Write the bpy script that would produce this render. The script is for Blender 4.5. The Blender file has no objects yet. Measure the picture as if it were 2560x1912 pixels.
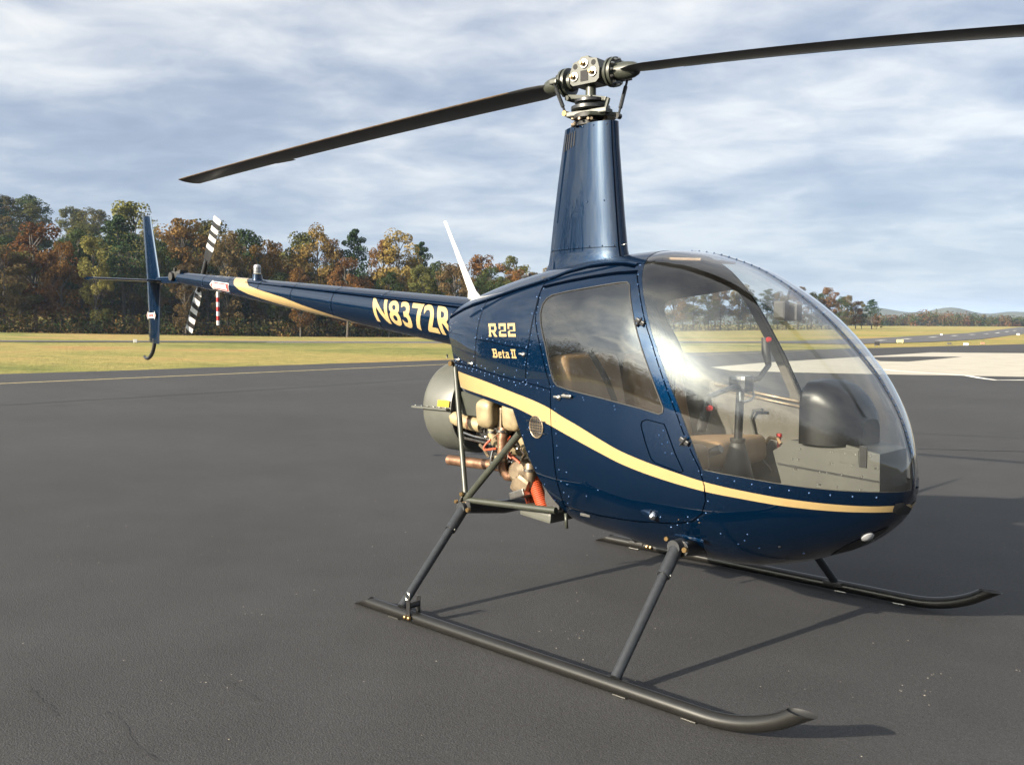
import bpy, bmesh, math, random
import numpy as np
from mathutils import Vector, Matrix
R = math.radians
scene = bpy.context.scene
COL = scene.collection

# ------------------------------------------------------------------ camera
CAM = Vector((2.9629, -3.6449, 1.37))
yaw, pitch, roll = 2.333, -0.0617, 0.005
cd = bpy.data.cameras.new('camera'); cam = bpy.data.objects.new('camera', cd); COL.objects.link(cam)
fwd = Vector((math.cos(yaw)*math.cos(pitch), math.sin(yaw)*math.cos(pitch), math.sin(pitch)))
right = Vector((math.sin(yaw), -math.cos(yaw), 0)); up = right.cross(fwd)
r2 = right*math.cos(roll)+up*math.sin(roll); u2 = up*math.cos(roll)-right*math.sin(roll)
M = Matrix((r2, u2, -fwd)).transposed().to_4x4(); M.translation = CAM
cam.matrix_world = M
cd.sensor_width = 36; cd.lens = 36*2306.3/2560; cd.clip_start = 0.05; cd.clip_end = 20000
scene.camera = cam

# ------------------------------------------------------------------ light and sky
SUN_AZ = R(256.7); SUN_EL = R(20.3)
w = bpy.data.worlds.new('World'); scene.world = w; w.use_nodes = True
def build_world():
    nt = w.node_tree; N = nt.nodes; L = nt.links; N.clear()
    out = N.new('ShaderNodeOutputWorld'); bg = N.new('ShaderNodeBackground'); L.new(bg.outputs[0], out.inputs[0])
    bg.inputs[1].default_value = 0.1
    sky = N.new('ShaderNodeTexSky'); sky.sky_type = 'NISHITA'; sky.sun_disc = False
    sky.sun_elevation = SUN_EL; sky.sun_rotation = math.pi/2-SUN_AZ
    sky.air_density = 1.0; sky.dust_density = 1.5; sky.ozone_density = 1.6
    tc = N.new('ShaderNodeTexCoord')
    def math_(op, a, b=None, c=None):
        n = N.new('ShaderNodeMath'); n.operation = op
        for i, v in enumerate((a, b, c)):
            if v is None: continue
            if isinstance(v, (int, float)): n.inputs[i].default_value = v
            else: L.new(v, n.inputs[i])
        return n.outputs[0]
    def mix(f, a, b, mode='MIX'):
        n = N.new('ShaderNodeMix'); n.data_type = 'RGBA'; n.blend_type = mode
        for i, v in ((0, f), (6, a), (7, b)):
            if isinstance(v, tuple): n.inputs[i].default_value = v
            elif isinstance(v, (int, float)): n.inputs[i].default_value = v
            else: L.new(v, n.inputs[i])
        return n.outputs[2]
    sep = N.new('ShaderNodeSeparateXYZ'); L.new(tc.outputs['Generated'], sep.inputs[0])
    zc = math_('MAXIMUM', sep.outputs[2], 0.0); den = math_('ADD', zc, 0.16)
    px = math_('DIVIDE', sep.outputs[0], den); py = math_('DIVIDE', sep.outputs[1], den)
    # cloud streets run across the view: rotate so that the street direction is squeezed
    ca, sa = math.cos(yaw-math.pi/2), math.sin(yaw-math.pi/2)
    a1 = math_('ADD', math_('MULTIPLY', px, ca), math_('MULTIPLY', py, sa))
    b1 = math_('SUBTRACT', math_('MULTIPLY', py, ca), math_('MULTIPLY', px, sa))
    comb = N.new('ShaderNodeCombineXYZ')
    L.new(math_('MULTIPLY', a1, 0.95), comb.inputs[0]); L.new(math_('MULTIPLY', b1, 1.15), comb.inputs[1]); comb.inputs[2].default_value = 3.3
    def noise(scale, det, rough, dist, off):
        m = N.new('ShaderNodeMapping'); m.inputs[1].default_value = off; L.new(comb.outputs[0], m.inputs[0])
        n = N.new('ShaderNodeTexNoise'); n.inputs['Scale'].default_value = scale; n.inputs['Detail'].default_value = det
        n.inputs['Roughness'].default_value = rough; n.inputs['Distortion'].default_value = dist
        L.new(m.outputs[0], n.inputs[0]); return n.outputs[0]
    def ramp(v, a, b):
        n = N.new('ShaderNodeMapRange'); n.interpolation_type = 'SMOOTHSTEP'
        n.inputs[1].default_value = a; n.inputs[2].default_value = b; L.new(v, n.inputs[0]); return n.outputs[0]
    v1 = noise(1.25, 8, 0.52, 0.2, (2.2, 0.7, 0)); v2 = noise(4.2, 9, 0.56, 0.4, (7.1, 4.2, 0)); v3 = noise(0.5, 2, 0.5, 0.0, (1.3, 8.2, 0))
    v = math_('ADD', math_('ADD', math_('MULTIPLY', v1, 0.52), math_('MULTIPLY', v2, 0.24)), math_('MULTIPLY', v3, 0.24))
    rp = N.new('ShaderNodeValToRGB'); rp.color_ramp.interpolation = 'B_SPLINE'; e = rp.color_ramp.elements
    stops = [(0.36, (.262, .312, .420)), (0.425, (.355, .405, .512)), (0.475, (.485, .525, .605)), (0.53, (.675, .695, .730)), (0.60, (.940, .925, .895))]
    e[0].position, e[0].color = stops[0][0], (*stops[0][1], 1); e[1].position, e[1].color = stops[-1][0], (*stops[-1][1], 1)
    for p_, c_ in stops[1:-1]: k = e.new(p_); k.color = (*c_, 1)
    L.new(v, rp.inputs[0])
    cl = mix(1.0, rp.outputs[0], (3.95, 3.92, 3.86, 1), 'MULTIPLY')
    # hazy layer low down
    hz = ramp(sep.outputs[2], 0.26, 0.02)
    cl = mix(math_('MULTIPLY', hz, 0.62), cl, (0.98, 1.24, 1.80, 1))
    # thin cloud in front of the sun scatters its light forward
    sd = (math.cos(SUN_AZ)*math.cos(SUN_EL), math.sin(SUN_AZ)*math.cos(SUN_EL), math.sin(SUN_EL))
    dot = N.new('ShaderNodeVectorMath'); dot.operation = 'DOT_PRODUCT'; L.new(tc.outputs['Generated'], dot.inputs[0]); dot.inputs[1].default_value = sd
    dp = math_('MAXIMUM', dot.outputs['Value'], 0.0)
    gain = math_('ADD', math_('ADD', math_('MULTIPLY', math_('POWER', dp, 3.6), 4.2), math_('MULTIPLY', math_('ADD', math_('POWER', dp, 90.0), math_('MULTIPLY', math_('POWER', dp, 22.0), 0.26)), 26.0)), 1.0)
    gc = N.new('ShaderNodeCombineXYZ'); L.new(gain, gc.inputs[0]); L.new(math_('MULTIPLY', gain, 1.0), gc.inputs[1]); L.new(math_('POWER', gain, 0.93), gc.inputs[2])
    cl = mix(1.0, cl, gc.outputs[0], 'MULTIPLY')
    col = mix(0.88, sky.outputs[0], cl)
    L.new(col, bg.inputs[0])
build_world()
sd_ = bpy.data.lights.new('sun', 'SUN'); sun = bpy.data.objects.new('sun', sd_); COL.objects.link(sun)
sd_.energy = 5.0; sd_.angle = R(0.55); sd_.color = (1.0, 0.87, 0.69)
sv = Vector((math.cos(SUN_AZ)*math.cos(SUN_EL), math.sin(SUN_AZ)*math.cos(SUN_EL), math.sin(SUN_EL)))
sun.rotation_euler = sv.to_track_quat('Z', 'Y').to_euler(); sun.location = sv*50
vs = scene.view_settings; vs.view_transform = 'Standard'; vs.look = 'None'; vs.exposure = 1.55; vs.gamma = 1; vs.use_curve_mapping = False
cy = scene.cycles; cy.use_denoising = True; cy.max_bounces = 10; cy.transparent_max_bounces = 24; cy.glossy_bounces = 5; cy.volume_bounces = 1
cy.sample_clamp_indirect = 8; cy.use_adaptive_sampling = True; cy.adaptive_threshold = 0.01; cy.caustics_reflective = False; cy.caustics_refractive = False

# ------------------------------------------------------------------ materials
def newmat(name):
    m = bpy.data.materials.new(name); m.use_nodes = True
    return m, m.node_tree, m.node_tree.nodes['Principled BSDF']
def pmat(name, col, rough=0.5, metal=0.0, coat=0.0, var=0.15, scale=30, bump=0.0, bscale=200, spec=0.5, coat_rough=0.03, vrough=0.0):
    m, nt, b = newmat(name); N, L = nt.nodes, nt.links
    b.inputs['Roughness'].default_value = rough; b.inputs['Metallic'].default_value = metal
    b.inputs['Coat Weight'].default_value = coat; b.inputs['Coat Roughness'].default_value = coat_rough
    b.inputs['Specular IOR Level'].default_value = spec
    tc = N.new('ShaderNodeTexCoord')
    no = N.new('ShaderNodeTexNoise'); no.inputs['Scale'].default_value = scale; no.inputs['Detail'].default_value = 5; L.new(tc.outputs['Object'], no.inputs[0])
    mr = N.new('ShaderNodeMapRange'); mr.inputs[1].default_value = 0.3; mr.inputs[2].default_value = 0.7; mr.inputs[3].default_value = 1-var; mr.inputs[4].default_value = 1+var
    L.new(no.outputs[0], mr.inputs[0])
    mx = N.new('ShaderNodeMix'); mx.data_type = 'RGBA'; mx.blend_type = 'MULTIPLY'; mx.inputs[0].default_value = 1; mx.inputs[6].default_value = (*col, 1)
    L.new(mr.outputs[0], mx.inputs[7]); L.new(mx.outputs[2], b.inputs['Base Color'])
    if vrough:
        m2 = N.new('ShaderNodeMapRange'); m2.inputs[1].default_value = 0.3; m2.inputs[2].default_value = 0.7; m2.inputs[3].default_value = max(0.02, rough-vrough); m2.inputs[4].default_value = rough+vrough
        L.new(no.outputs[0], m2.inputs[0]); L.new(m2.outputs[0], b.inputs['Roughness'])
    if bump:
        n2 = N.new('ShaderNodeTexNoise'); n2.inputs['Scale'].default_value = bscale; n2.inputs['Detail'].default_value = 3; L.new(tc.outputs['Object'], n2.inputs[0])
        bp = N.new('ShaderNodeBump'); bp.inputs['Strength'].default_value = bump; bp.inputs['Distance'].default_value = 0.003
        L.new(n2.outputs[0], bp.inputs['Height']); L.new(bp.outputs[0], b.inputs['Normal'])
    return m
def paint(name, col, flake=(0.0, 0.08, 0.20)):
    m, nt, b = newmat(name); N, L = nt.nodes, nt.links
    tc = N.new('ShaderNodeTexCoord')
    no = N.new('ShaderNodeTexNoise'); no.inputs['Scale'].default_value = 900; no.inputs['Detail'].default_value = 1; L.new(tc.outputs['Object'], no.inputs[0])
    big = N.new('ShaderNodeTexNoise'); big.inputs['Scale'].default_value = 2.2; big.inputs['Detail'].default_value = 3; L.new(tc.outputs['Object'], big.inputs[0])
    mx = N.new('ShaderNodeMix'); mx.data_type = 'RGBA'; mx.inputs[6].default_value = (*col, 1); mx.inputs[7].default_value = (*flake, 1)
    mr = N.new('ShaderNodeMapRange'); mr.inputs[1].default_value = 0.4; mr.inputs[2].default_value = 0.8; mr.inputs[4].default_value = 0.5; L.new(no.outputs[0], mr.inputs[0])
    L.new(mr.outputs[0], mx.inputs[0]); L.new(mx.outputs[2], b.inputs['Base Color'])
    b.inputs['Metallic'].default_value = 0.45; b.inputs['Roughness'].default_value = 0.42
    b.inputs['Coat Weight'].default_value = 1.0; b.inputs['Coat Roughness'].default_value = 0.012; b.inputs['Coat IOR'].default_value = 1.48; b.inputs['Specular IOR Level'].default_value = 0.0
    # faint oil canning of the sheet metal
    bp = N.new('ShaderNodeBump'); bp.inputs['Strength'].default_value = 0.05; bp.inputs['Distance'].default_value = 0.015
    L.new(big.outputs[0], bp.inputs['Height']); L.new(bp.outputs[0], b.inputs['Coat Normal']); L.new(bp.outputs[0], b.inputs['Normal'])
    return m
MT = {}
MT['blue'] = paint('blue_paint', (0.0005, 0.0064, 0.0225), (0.0006, 0.0185, 0.043))
MT['yellow_pale'] = pmat('pale_yellow_board', (.34, .31, .15), .5)
MT['gold'] = pmat('gold_paint', (0.31, 0.220, 0.098), 0.30, 0.0, 0.8, 0.04, 12)
MT['seam'] = pmat('seam_shadow_gap', (0.0006, 0.0015, 0.004), 1.0, spec=0.0)
MT['rivet'] = pmat('rivet_paint', (0.03, 0.07, 0.16), 0.25, 0.5, 0.6)
MT['pod'] = pmat('pod_vinyl', (0.003, 0.003, 0.0034), 0.36, 0, 0, 0.2, 60, 0.15, 500, spec=0.35)
MT['black'] = pmat('black_paint', (0.012, 0.012, 0.013), 0.35, 0, 0.3, 0.2, 40, 0.05)
MT['blackmatte'] = pmat('black_matte', (0.012, 0.012, 0.012), 0.6, 0, 0, 0.25, 30, 0.1)
MT['strut'] = pmat('charcoal_paint', (0.018, 0.020, 0.023), 0.42, 0, 0.15, 0.2, 60, 0.15, 500)
MT['skid'] = pmat('worn_skid_paint', (0.044, 0.043, 0.041), 0.30, 0.80, 0, 0.08, 12, 0.0, 350)
MT['olive'] = pmat('olive_primer', (0.032, 0.035, 0.027), 0.40, 0, 0.1, 0.12, 20, 0.05)
MT['greygreen'] = pmat('grey_green_primer', (0.070, 0.072, 0.062), 0.45, 0, 0.1, 0.10, 14, 0.05)
MT['dark'] = pmat('opening_shade_and_dark_trim', (0.008, 0.008, 0.009), 0.8)  # near-black standing for shade inside openings, also used on plain dark parts
MT['cream'] = pmat('cream_casting', (0.235, 0.185, 0.105), 0.5, 0, 0.1, 0.32, 16, 0.2, 150)
MT['rust'] = pmat('heated_steel', (0.24, 0.135, 0.085), 0.42, 0.75, 0, 0.35, 22, 0.2, 90, vrough=0.1)
MT['tan_steel'] = pmat('tarnished_steel', (0.20, 0.155, 0.105), 0.42, 0.6, 0, 0.3, 25, 0.1, 90)
MT['steel'] = pmat('bright_steel', (0.36, 0.35, 0.33), 0.28, 1.0, 0, 0.12, 40)
MT['brass'] = pmat('cadmium_bolt', (0.42, 0.28, 0.13), 0.3, 1.0, 0, 0.15, 60)
MT['orange'] = pmat('orange_hose', (0.30, 0.045, 0.012), 0.55, 0, 0, 0.15, 40, 0.2, 200)
MT['white'] = pmat('white_paint', (0.50, 0.50, 0.49), 0.35, 0, 0.3, 0.03, 12)
MT['red'] = pmat('red_paint', (0.26, 0.012, 0.012), 0.4, 0, 0.2, 0.05)
MT['yellow'] = pmat('yellow_label', (0.36, 0.24, 0.01), 0.4)
MT['tan'] = pmat('tan_leather', (0.185, 0.115, 0.058), 0.55, 0, 0, 0.10, 14, 0.35, 160)
MT['headliner'] = pmat('headliner', (0.060, 0.054, 0.045), 0.8, 0, 0, 0.1, 20, 0.3, 300)
MT['carpet'] = pmat('dark_carpet', (0.035, 0.034, 0.033), 0.9, 0, 0, 0.3, 120, 0.6, 400)
MT['greypanel'] = pmat('grey_console_metal', (0.036, 0.035, 0.029), 0.5, 0, 0.05, 0.12, 10, 0.05)
MT['dial'] = pmat('instrument_face', (0.02, 0.02, 0.02), 0.2)
MT['lens'] = pmat('lamp_lens', (0.30, 0.31, 0.33), 0.10, 0.2, 1.0, 0.05)
MT['chrome'] = pmat('chrome', (0.75, 0.75, 0.76), 0.08, 1.0, 0, 0.03)
MT['blade'] = pmat('blade_paint', (0.030, 0.030, 0.030), 0.42, 0, 0.1, 0.30, 7, 0.05)
MT['blade_worn'] = pmat('blade_erosion', (0.085, 0.058, 0.036), 0.5, 0.2, 0, 0.35, 40)
MT['belt'] = pmat('seat_belt', (0.02, 0.02, 0.022), 0.7, 0, 0, 0.2, 200, 0.3, 500)
def glassmat(name, tint, haze, f0=1.5):
    m = bpy.data.materials.new(name); m.use_nodes = True; nt = m.node_tree; N, L = nt.nodes, nt.links; N.clear()
    out = N.new('ShaderNodeOutputMaterial'); tr = N.new('ShaderNodeBsdfTransparent'); tr.inputs[0].default_value = (*tint, 1)
    gl = N.new('ShaderNodeBsdfGlossy'); gl.inputs['Roughness'].default_value = 0.012; gl.inputs[0].default_value = (1, 1, 1, 1)
    fr = N.new('ShaderNodeFresnel'); ge = N.new('ShaderNodeNewGeometry')
    ior = N.new('ShaderNodeMapRange'); ior.inputs[3].default_value = f0; ior.inputs[4].default_value = 1/f0; L.new(ge.outputs['Backfacing'], ior.inputs[0]); L.new(ior.outputs[0], fr.inputs[0])
    # both faces of the sheet reflect
    mu = N.new('ShaderNodeMath'); mu.operation = 'MULTIPLY'; mu.use_clamp = True; mu.inputs[1].default_value = 1.75; L.new(fr.outputs[0], mu.inputs[0])
    mx = N.new('ShaderNodeMixShader'); L.new(mu.outputs[0], mx.inputs[0]); L.new(tr.outputs[0], mx.inputs[1]); L.new(gl.outputs[0], mx.inputs[2])
    df = N.new('ShaderNodeBsdfDiffuse'); df.inputs[0].default_value = (0.6, 0.6, 0.58, 1)
    no = N.new('ShaderNodeTexNoise'); no.inputs['Scale'].default_value = 9; no.inputs['Detail'].default_value = 8
    tc = N.new('ShaderNodeTexCoord'); L.new(tc.outputs['Object'], no.inputs[0])
    mr = N.new('ShaderNodeMapRange'); mr.inputs[1].default_value = 0.35; mr.inputs[2].default_value = 0.75; mr.inputs[3].default_value = haze*0.4; mr.inputs[4].default_value = haze*1.7
    L.new(no.outputs[0], mr.inputs[0])
    m2 = N.new('ShaderNodeMixShader'); L.new(mr.outputs[0], m2.inputs[0]); L.new(mx.outputs[0], m2.inputs[1]); L.new(df.outputs[0], m2.inputs[2])
    L.new(m2.outputs[0], out.inputs[0]); return m
MT['glass'] = glassmat('acrylic_glass', (0.93, 0.95, 0.94), 0.011)

# ------------------------------------------------------------------ mesh helpers
def tag(o, label=None, cat=None, group=None, kind=None):
    for k, v in (('label', label), ('category', cat), ('group', group), ('kind', kind)):
        if v: o[k] = v
    return o
def link(name, me, parent=None):
    o = bpy.data.objects.new(name, me); COL.objects.link(o)
    if parent: o.parent = parent
    return o
def empty(name, loc=(0, 0, 0), rz=0):
    o = bpy.data.objects.new(name, None); COL.objects.link(o); o.location = loc; o.rotation_euler = (0, 0, rz); o.empty_display_size = 0.2; return o
def frame(d):
    d = Vector(d).normalized(); a = Vector((0, 0, 1)) if abs(d.z) < 0.95 else Vector((1, 0, 0))
    u = d.cross(a).normalized(); return u, u.cross(d).normalized()
class MB:
    def __init__(s): s.v = []; s.f = []; s.m = []; s.sm = []
    def add(s, vs_, fs, mi=0, smooth=True):
        o = len(s.v); s.v += [tuple(p) for p in vs_]; s.f += [tuple(i+o for i in f) for f in fs]; s.m += [mi]*len(fs); s.sm += [smooth]*len(fs); return s
    def tube(s, pts, rad, n=12, caps=True, mi=0):
        pts = [Vector(p) for p in pts]; rad = rad if isinstance(rad, (list, tuple)) else [rad]*len(pts)
        vs_ = []; u = None
        for i, p in enumerate(pts):
            t = (pts[min(i+1, len(pts)-1)]-pts[max(i-1, 0)]).normalized()
            if u is None: u, v = frame(t)
            else:
                u = (u-t*u.dot(t)).normalized(); v = u.cross(t).normalized()
            for k in range(n):
                a = 2*math.pi*k/n; vs_.append(p+u*math.cos(a)*rad[i]+v*math.sin(a)*rad[i])
        fs = []
        for i in range(len(pts)-1):
            for k in range(n):
                a, b = i*n+k, i*n+(k+1) % n; fs.append((a, b, b+n, a+n))
        s.add(vs_, fs, mi)
        if caps:
            s.add(vs_[:n], [tuple(range(n))[::-1]], mi, False); s.add(vs_[-n:], [tuple(range(n))], mi, False)
        return s
    def box(s, c, size, rot=None, bev=0.0, mi=0):
        bm = bmesh.new(); bmesh.ops.create_cube(bm, size=1)
        for v in bm.verts: v.co = Vector((v.co.x*size[0], v.co.y*size[1], v.co.z*size[2]))
        if bev: bmesh.ops.bevel(bm, geom=list(bm.edges), offset=bev, segments=2, profile=0.7, affect='EDGES')
        mt = (rot if rot is not None else Matrix.Identity(3))
        bm.verts.index_update()
        s.add([mt @ v.co+Vector(c) for v in bm.verts], [[v.index for v in f.verts] for f in bm.faces], mi, False); bm.free(); return s
    def lathe(s, o, ax, prof, n=24, mi=0, caps=True):
        o = Vector(o); ax = Vector(ax).normalized(); u, v = frame(ax); vs_ = []; fs = []
        for (t, r) in prof:
            for k in range(n):
                a = 2*math.pi*k/n; vs_.append(o+ax*t+(u*math.cos(a)+v*math.sin(a))*r)
        for i in range(len(prof)-1):
            for k in range(n):
                a, b = i*n+k, i*n+(k+1) % n; fs.append((a, b, b+n, a+n))
        s.add(vs_, fs, mi)
        if caps:
            s.add(vs_[:n], [tuple(range(n))[::-1]], mi, False); s.add(vs_[-n:], [tuple(range(n))], mi, False)
        return s
    def prism(s, poly, o, ex, ey, ez, d0, d1, mi=0):
        o, ex, ey, ez = map(Vector, (o, ex, ey, ez)); n = len(poly)
        a = [o+ex*p[0]+ey*p[1]+ez*d0 for p in poly]; b = [o+ex*p[0]+ey*p[1]+ez*d1 for p in poly]
        fs = [tuple(range(n))[::-1], tuple(range(n, 2*n))]+[(i, (i+1) % n, (i+1) % n+n, i+n) for i in range(n)]
        s.add(a+b, fs, mi, False); return s
    def grid(s, P, mi=0, closeu=False, closev=False):
        nu, nv = len(P), len(P[0]); fs = []
        for i in range(nu if closeu else nu-1):
            for j in range(nv if closev else nv-1):
                a, b = i, (i+1) % nu; c, d = j, (j+1) % nv
                fs.append((a*nv+c, b*nv+c, b*nv+d, a*nv+d))
        s.add([p for row in P for p in row], fs, mi); return s
    def mesh(s, name, mats, fixn=True, angle=35):
        me = bpy.data.meshes.new(name); me.from_pydata(s.v, [], s.f)
        for m in (mats if isinstance(mats, (list, tuple)) else [mats]): me.materials.append(MT[m] if isinstance(m, str) else m)
        me.polygons.foreach_set('material_index', s.m); me.polygons.foreach_set('use_smooth', s.sm)
        if fixn:
            bm = bmesh.new(); bm.from_mesh(me); bmesh.ops.remove_doubles(bm, verts=bm.verts, dist=1e-5); bmesh.ops.recalc_face_normals(bm, faces=bm.faces)
            for e in bm.edges:
                if len(e.link_faces) == 2 and e.calc_face_angle(0) > R(angle): e.smooth = False
            bm.to_mesh(me); bm.free()
        me.update(); return me
    def build(s, name, mats, parent=None, fixn=True, angle=35): return link(name, s.mesh(name, mats, fixn, angle), parent)
def arc(p0, p1, p2, n=8):
    p0, p1, p2 = map(Vector, (p0, p1, p2)); return [(1-t)**2*p0+2*t*(1-t)*p1+t*t*p2 for t in [i/n for i in range(n+1)]]

# ------------------------------------------------------------------ terrain
def height(x, y):
    dx, dy = x-CAM.x, y-CAM.y; d = math.hypot(dx, dy)
    h = 0.0
    k = min(1, max(0, (d-55)/60)); k = k*k*(3-2*k)
    h += k*(-1.0*math.exp(-((x+141)**2+(y-86)**2)/(2*48**2)))
    h += k*0.9*math.exp(-((x+180)**2+(y-40)**2)/(2*45**2))
    # wooded rise beyond the left of the runway
    h += 22*math.exp(-(((x+290)/75)**2+((y-72)/85)**2)/1.0)*min(1, max(0, (d-190)/70))
    k2 = min(1, max(0, (d-260)/500)); a = math.atan2(dy, dx)
    if math.cos(a-R(108)) > 0: h += 3.0*k2*math.cos(a-R(108))
    return h
def noise_mat_ground():
    m, nt, b = newmat('dry_autumn_grass'); N, L = nt.nodes, nt.links
    tc = N.new('ShaderNodeTexCoord')
    def noise(sc, det=6, ro=0.55, st=(1, 1, 1)):
        mp = N.new('ShaderNodeMapping'); mp.inputs[3].default_value = st; L.new(tc.outputs['Object'], mp.inputs[0])
        n = N.new('ShaderNodeTexNoise'); n.inputs['Scale'].default_value = sc; n.inputs['Detail'].default_value = det; n.inputs['Roughness'].default_value = ro
        L.new(mp.outputs[0], n.inputs[0]); return n.outputs[0]
    def rampc(v, stops):
        r = N.new('ShaderNodeValToRGB'); e = r.color_ramp.elements
        e[0].position, e[0].color = stops[0][0], (*stops[0][1], 1); e[1].position, e[1].color = stops[-1][0], (*stops[-1][1], 1)
        for p, c in stops[1:-1]: k = e.new(p); k.color = (*c, 1)
        L.new(v, r.inputs[0]); return r.outputs[0]
    mp = N.new('ShaderNodeMapping'); mp.inputs[2].default_value = (0, 0, R(-48)); mp.inputs[3].default_value = (.010, .060, 1); L.new(tc.outputs['Object'], mp.inputs[0])
    nb = N.new('ShaderNodeTexNoise'); nb.inputs['Scale'].default_value = 1.0; nb.inputs['Detail'].default_value = 5; nb.inputs['Roughness'].default_value = 0.6; L.new(mp.outputs[0], nb.inputs[0])
    av = N.new('ShaderNodeMath'); av.operation = 'MULTIPLY_ADD'; L.new(noise(0.10, 6, 0.65), av.inputs[0]); av.inputs[1].default_value = 0.45; 
    sc_ = N.new('ShaderNodeMath'); sc_.operation = 'MULTIPLY'; sc_.inputs[1].default_value = 0.55; L.new(nb.outputs[0], sc_.inputs[0]); L.new(sc_.outputs[0], av.inputs[2])
    c1 = rampc(av.outputs[0], [(0.39, (0.115, 0.135, 0.045)), (0.46, (0.200, 0.192, 0.064)), (0.52, (0.265, 0.222, 0.084)), (0.58, (0.285, 0.190, 0.080))])
    c2 = rampc(noise(1.6, 8, 0.65), [(0.3, (0.75, 0.75, 0.75)), (0.7, (1.25, 1.22, 1.15))])
    mx = N.new('ShaderNodeMix'); mx.data_type = 'RGBA'; mx.blend_type = 'MULTIPLY'; mx.inputs[0].default_value = 1; L.new(c1, mx.inputs[6]); L.new(c2, mx.inputs[7])
    L.new(mx.outputs[2], b.inputs['Base Color']); b.inputs['Roughness'].default_value = 0.95; b.inputs['Specular IOR Level'].default_value = 0.1
    bp = N.new('ShaderNodeBump'); bp.inputs['Strength'].default_value = 0.9; bp.inputs['Distance'].default_value = 0.15
    L.new(noise(5, 6, 0.7), bp.inputs['Height']); L.new(bp.outputs[0], b.inputs['Normal'])
    return m
MT['grass'] = noise_mat_ground()
def build_ground():
    mb = MB(); rings = [0]+[30*1.115**i for i in range(45)]; na = 200; P = []
    for r in rings[1:]:
        P.append([(CAM.x+r*math.cos(2*math.pi*k/na), CAM.y+r*math.sin(2*math.pi*k/na), height(CAM.x+r*math.cos(2*math.pi*k/na), CAM.y+r*math.sin(2*math.pi*k/na))-0.03) for k in range(na)])
    mb.grid(P, 0, False, True); mb.add(P[0], [tuple(range(na))])
    o = mb.build('ground', 'grass'); o['kind'] = 'structure'
build_ground()

def asphalt_mat(name, base, tint=0.0):
    m, nt, b = newmat(name); N, L = nt.nodes, nt.links
    tc = N.new('ShaderNodeTexCoord')
    def noise(sc, det=4, ro=0.6):
        n = N.new('ShaderNodeTexNoise'); n.inputs['Scale'].default_value = sc; n.inputs['Detail'].default_value = det; n.inputs['Roughness'].default_value = ro
        L.new(tc.outputs['Object'], n.inputs[0]); return n.outputs[0]
    def mrange(v, a, b_, c, d):
        r = N.new('ShaderNodeMapRange'); r.inputs[1].default_value = a; r.inputs[2].default_value = b_; r.inputs[3].default_value = c; r.inputs[4].default_value = d; L.new(v, r.inputs[0]); return r.outputs[0]
    def mul(a, b_):
        x = N.new('ShaderNodeMix'); x.data_type = 'RGBA'; x.blend_type = 'MULTIPLY'; x.inputs[0].default_value = 1
        for i, v in ((6, a), (7, b_)):
            if isinstance(v, tuple): x.inputs[i].default_value = v
            else: L.new(v, x.inputs[i])
        return x.outputs[2]
    c = mul((*base, 1), mrange(noise(0.30, 6), 0.3, 0.7, 0.80, 1.20))
    c = mul(c, mrange(noise(2.5, 6), 0.3, 0.7, 0.90, 1.10))
    c = mul(c, mrange(noise(150, 3, 0.75), 0.30, 0.70, 0.45, 1.55)); c = mul(c, mrange(noise(48, 4, 0.7), 0.30, 0.70, 0.75, 1.25))
    vo = N.new('ShaderNodeTexVoronoi'); vo.inputs['Scale'].default_value = 120; L.new(tc.outputs['Object'], vo.inputs[0])
    sp = mrange(vo.outputs['Distance'], 0.0, 0.16, 1.0, 0.0)
    pk = mrange(noise(7, 3), 0.62, 0.72, 0.0, 1.0)
    sel = N.new('ShaderNodeMath'); sel.operation = 'MULTIPLY'; L.new(sp, sel.inputs[0]); L.new(pk, sel.inputs[1]); sel.use_clamp = True
    mx = N.new('ShaderNodeMix'); mx.data_type = 'RGBA'; L.new(sel.outputs[0], mx.inputs[0]); L.new(c, mx.inputs[6]); mx.inputs[7].default_value = (0.30, 0.28, 0.24, 1)
    L.new(mx.outputs[2], b.inputs['Base Color']); b.inputs['Roughness'].default_value = 0.82; b.inputs['Specular IOR Level'].default_value = 0.35
    bp = N.new('ShaderNodeBump'); bp.inputs['Strength'].default_value = 0.8; bp.inputs['Distance'].default_value = 0.006
    L.new(noise(130, 4, 0.65), bp.inputs['Height']); L.new(bp.outputs[0], b.inputs['Normal'])
    return m
MT['asphalt'] = asphalt_mat('sealed_asphalt', (0.0275, 0.0275, 0.0292))
MT['asphalt_far'] = asphalt_mat('runway_asphalt', (0.070, 0.068, 0.070))
MT['concrete'] = pmat('pale_concrete', (0.33, 0.305, 0.255), 0.85, 0, 0, 0.10, 1.2, 0.3, 40)
MT['yellow_line'] = pmat('faded_yellow_marking', (0.33, 0.27, 0.13), 0.8, 0, 0, 0.3, 6, 0.2, 100)
MT['white_line'] = pmat('white_marking', (0.72, 0.70, 0.64), 0.75, 0, 0, 0.12, 4, 0.2, 100)
MT['sealant'] = pmat('joint_sealant', (0.018, 0.018, 0.019), 0.7, 0, 0, 0.3, 3)
def sheet(name, poly, z, mat, kind='structure'):
    bm = bmesh.new(); f = bm.faces.new([bm.verts.new((p[0], p[1], z)) for p in poly])
    if f.normal.z < 0: f.normal_flip()
    bm.normal_update()
    if bm.faces[:][0].normal.z < 0: bmesh.ops.reverse_faces(bm, faces=bm.faces[:])
    me = bpy.data.meshes.new(name); bm.to_mesh(me); bm.free(); me.materials.append(MT[mat]); o = link(name, me); o['kind'] = kind; return o
rnd = random.Random(5)
edge = [(-25.0, -90)]+[(-24.0+0.0*y+rnd.uniform(-.10, .10)+max(0, y-30)*0.075, y) for y in np.arange(-86, 120, 1.3)]
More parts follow.
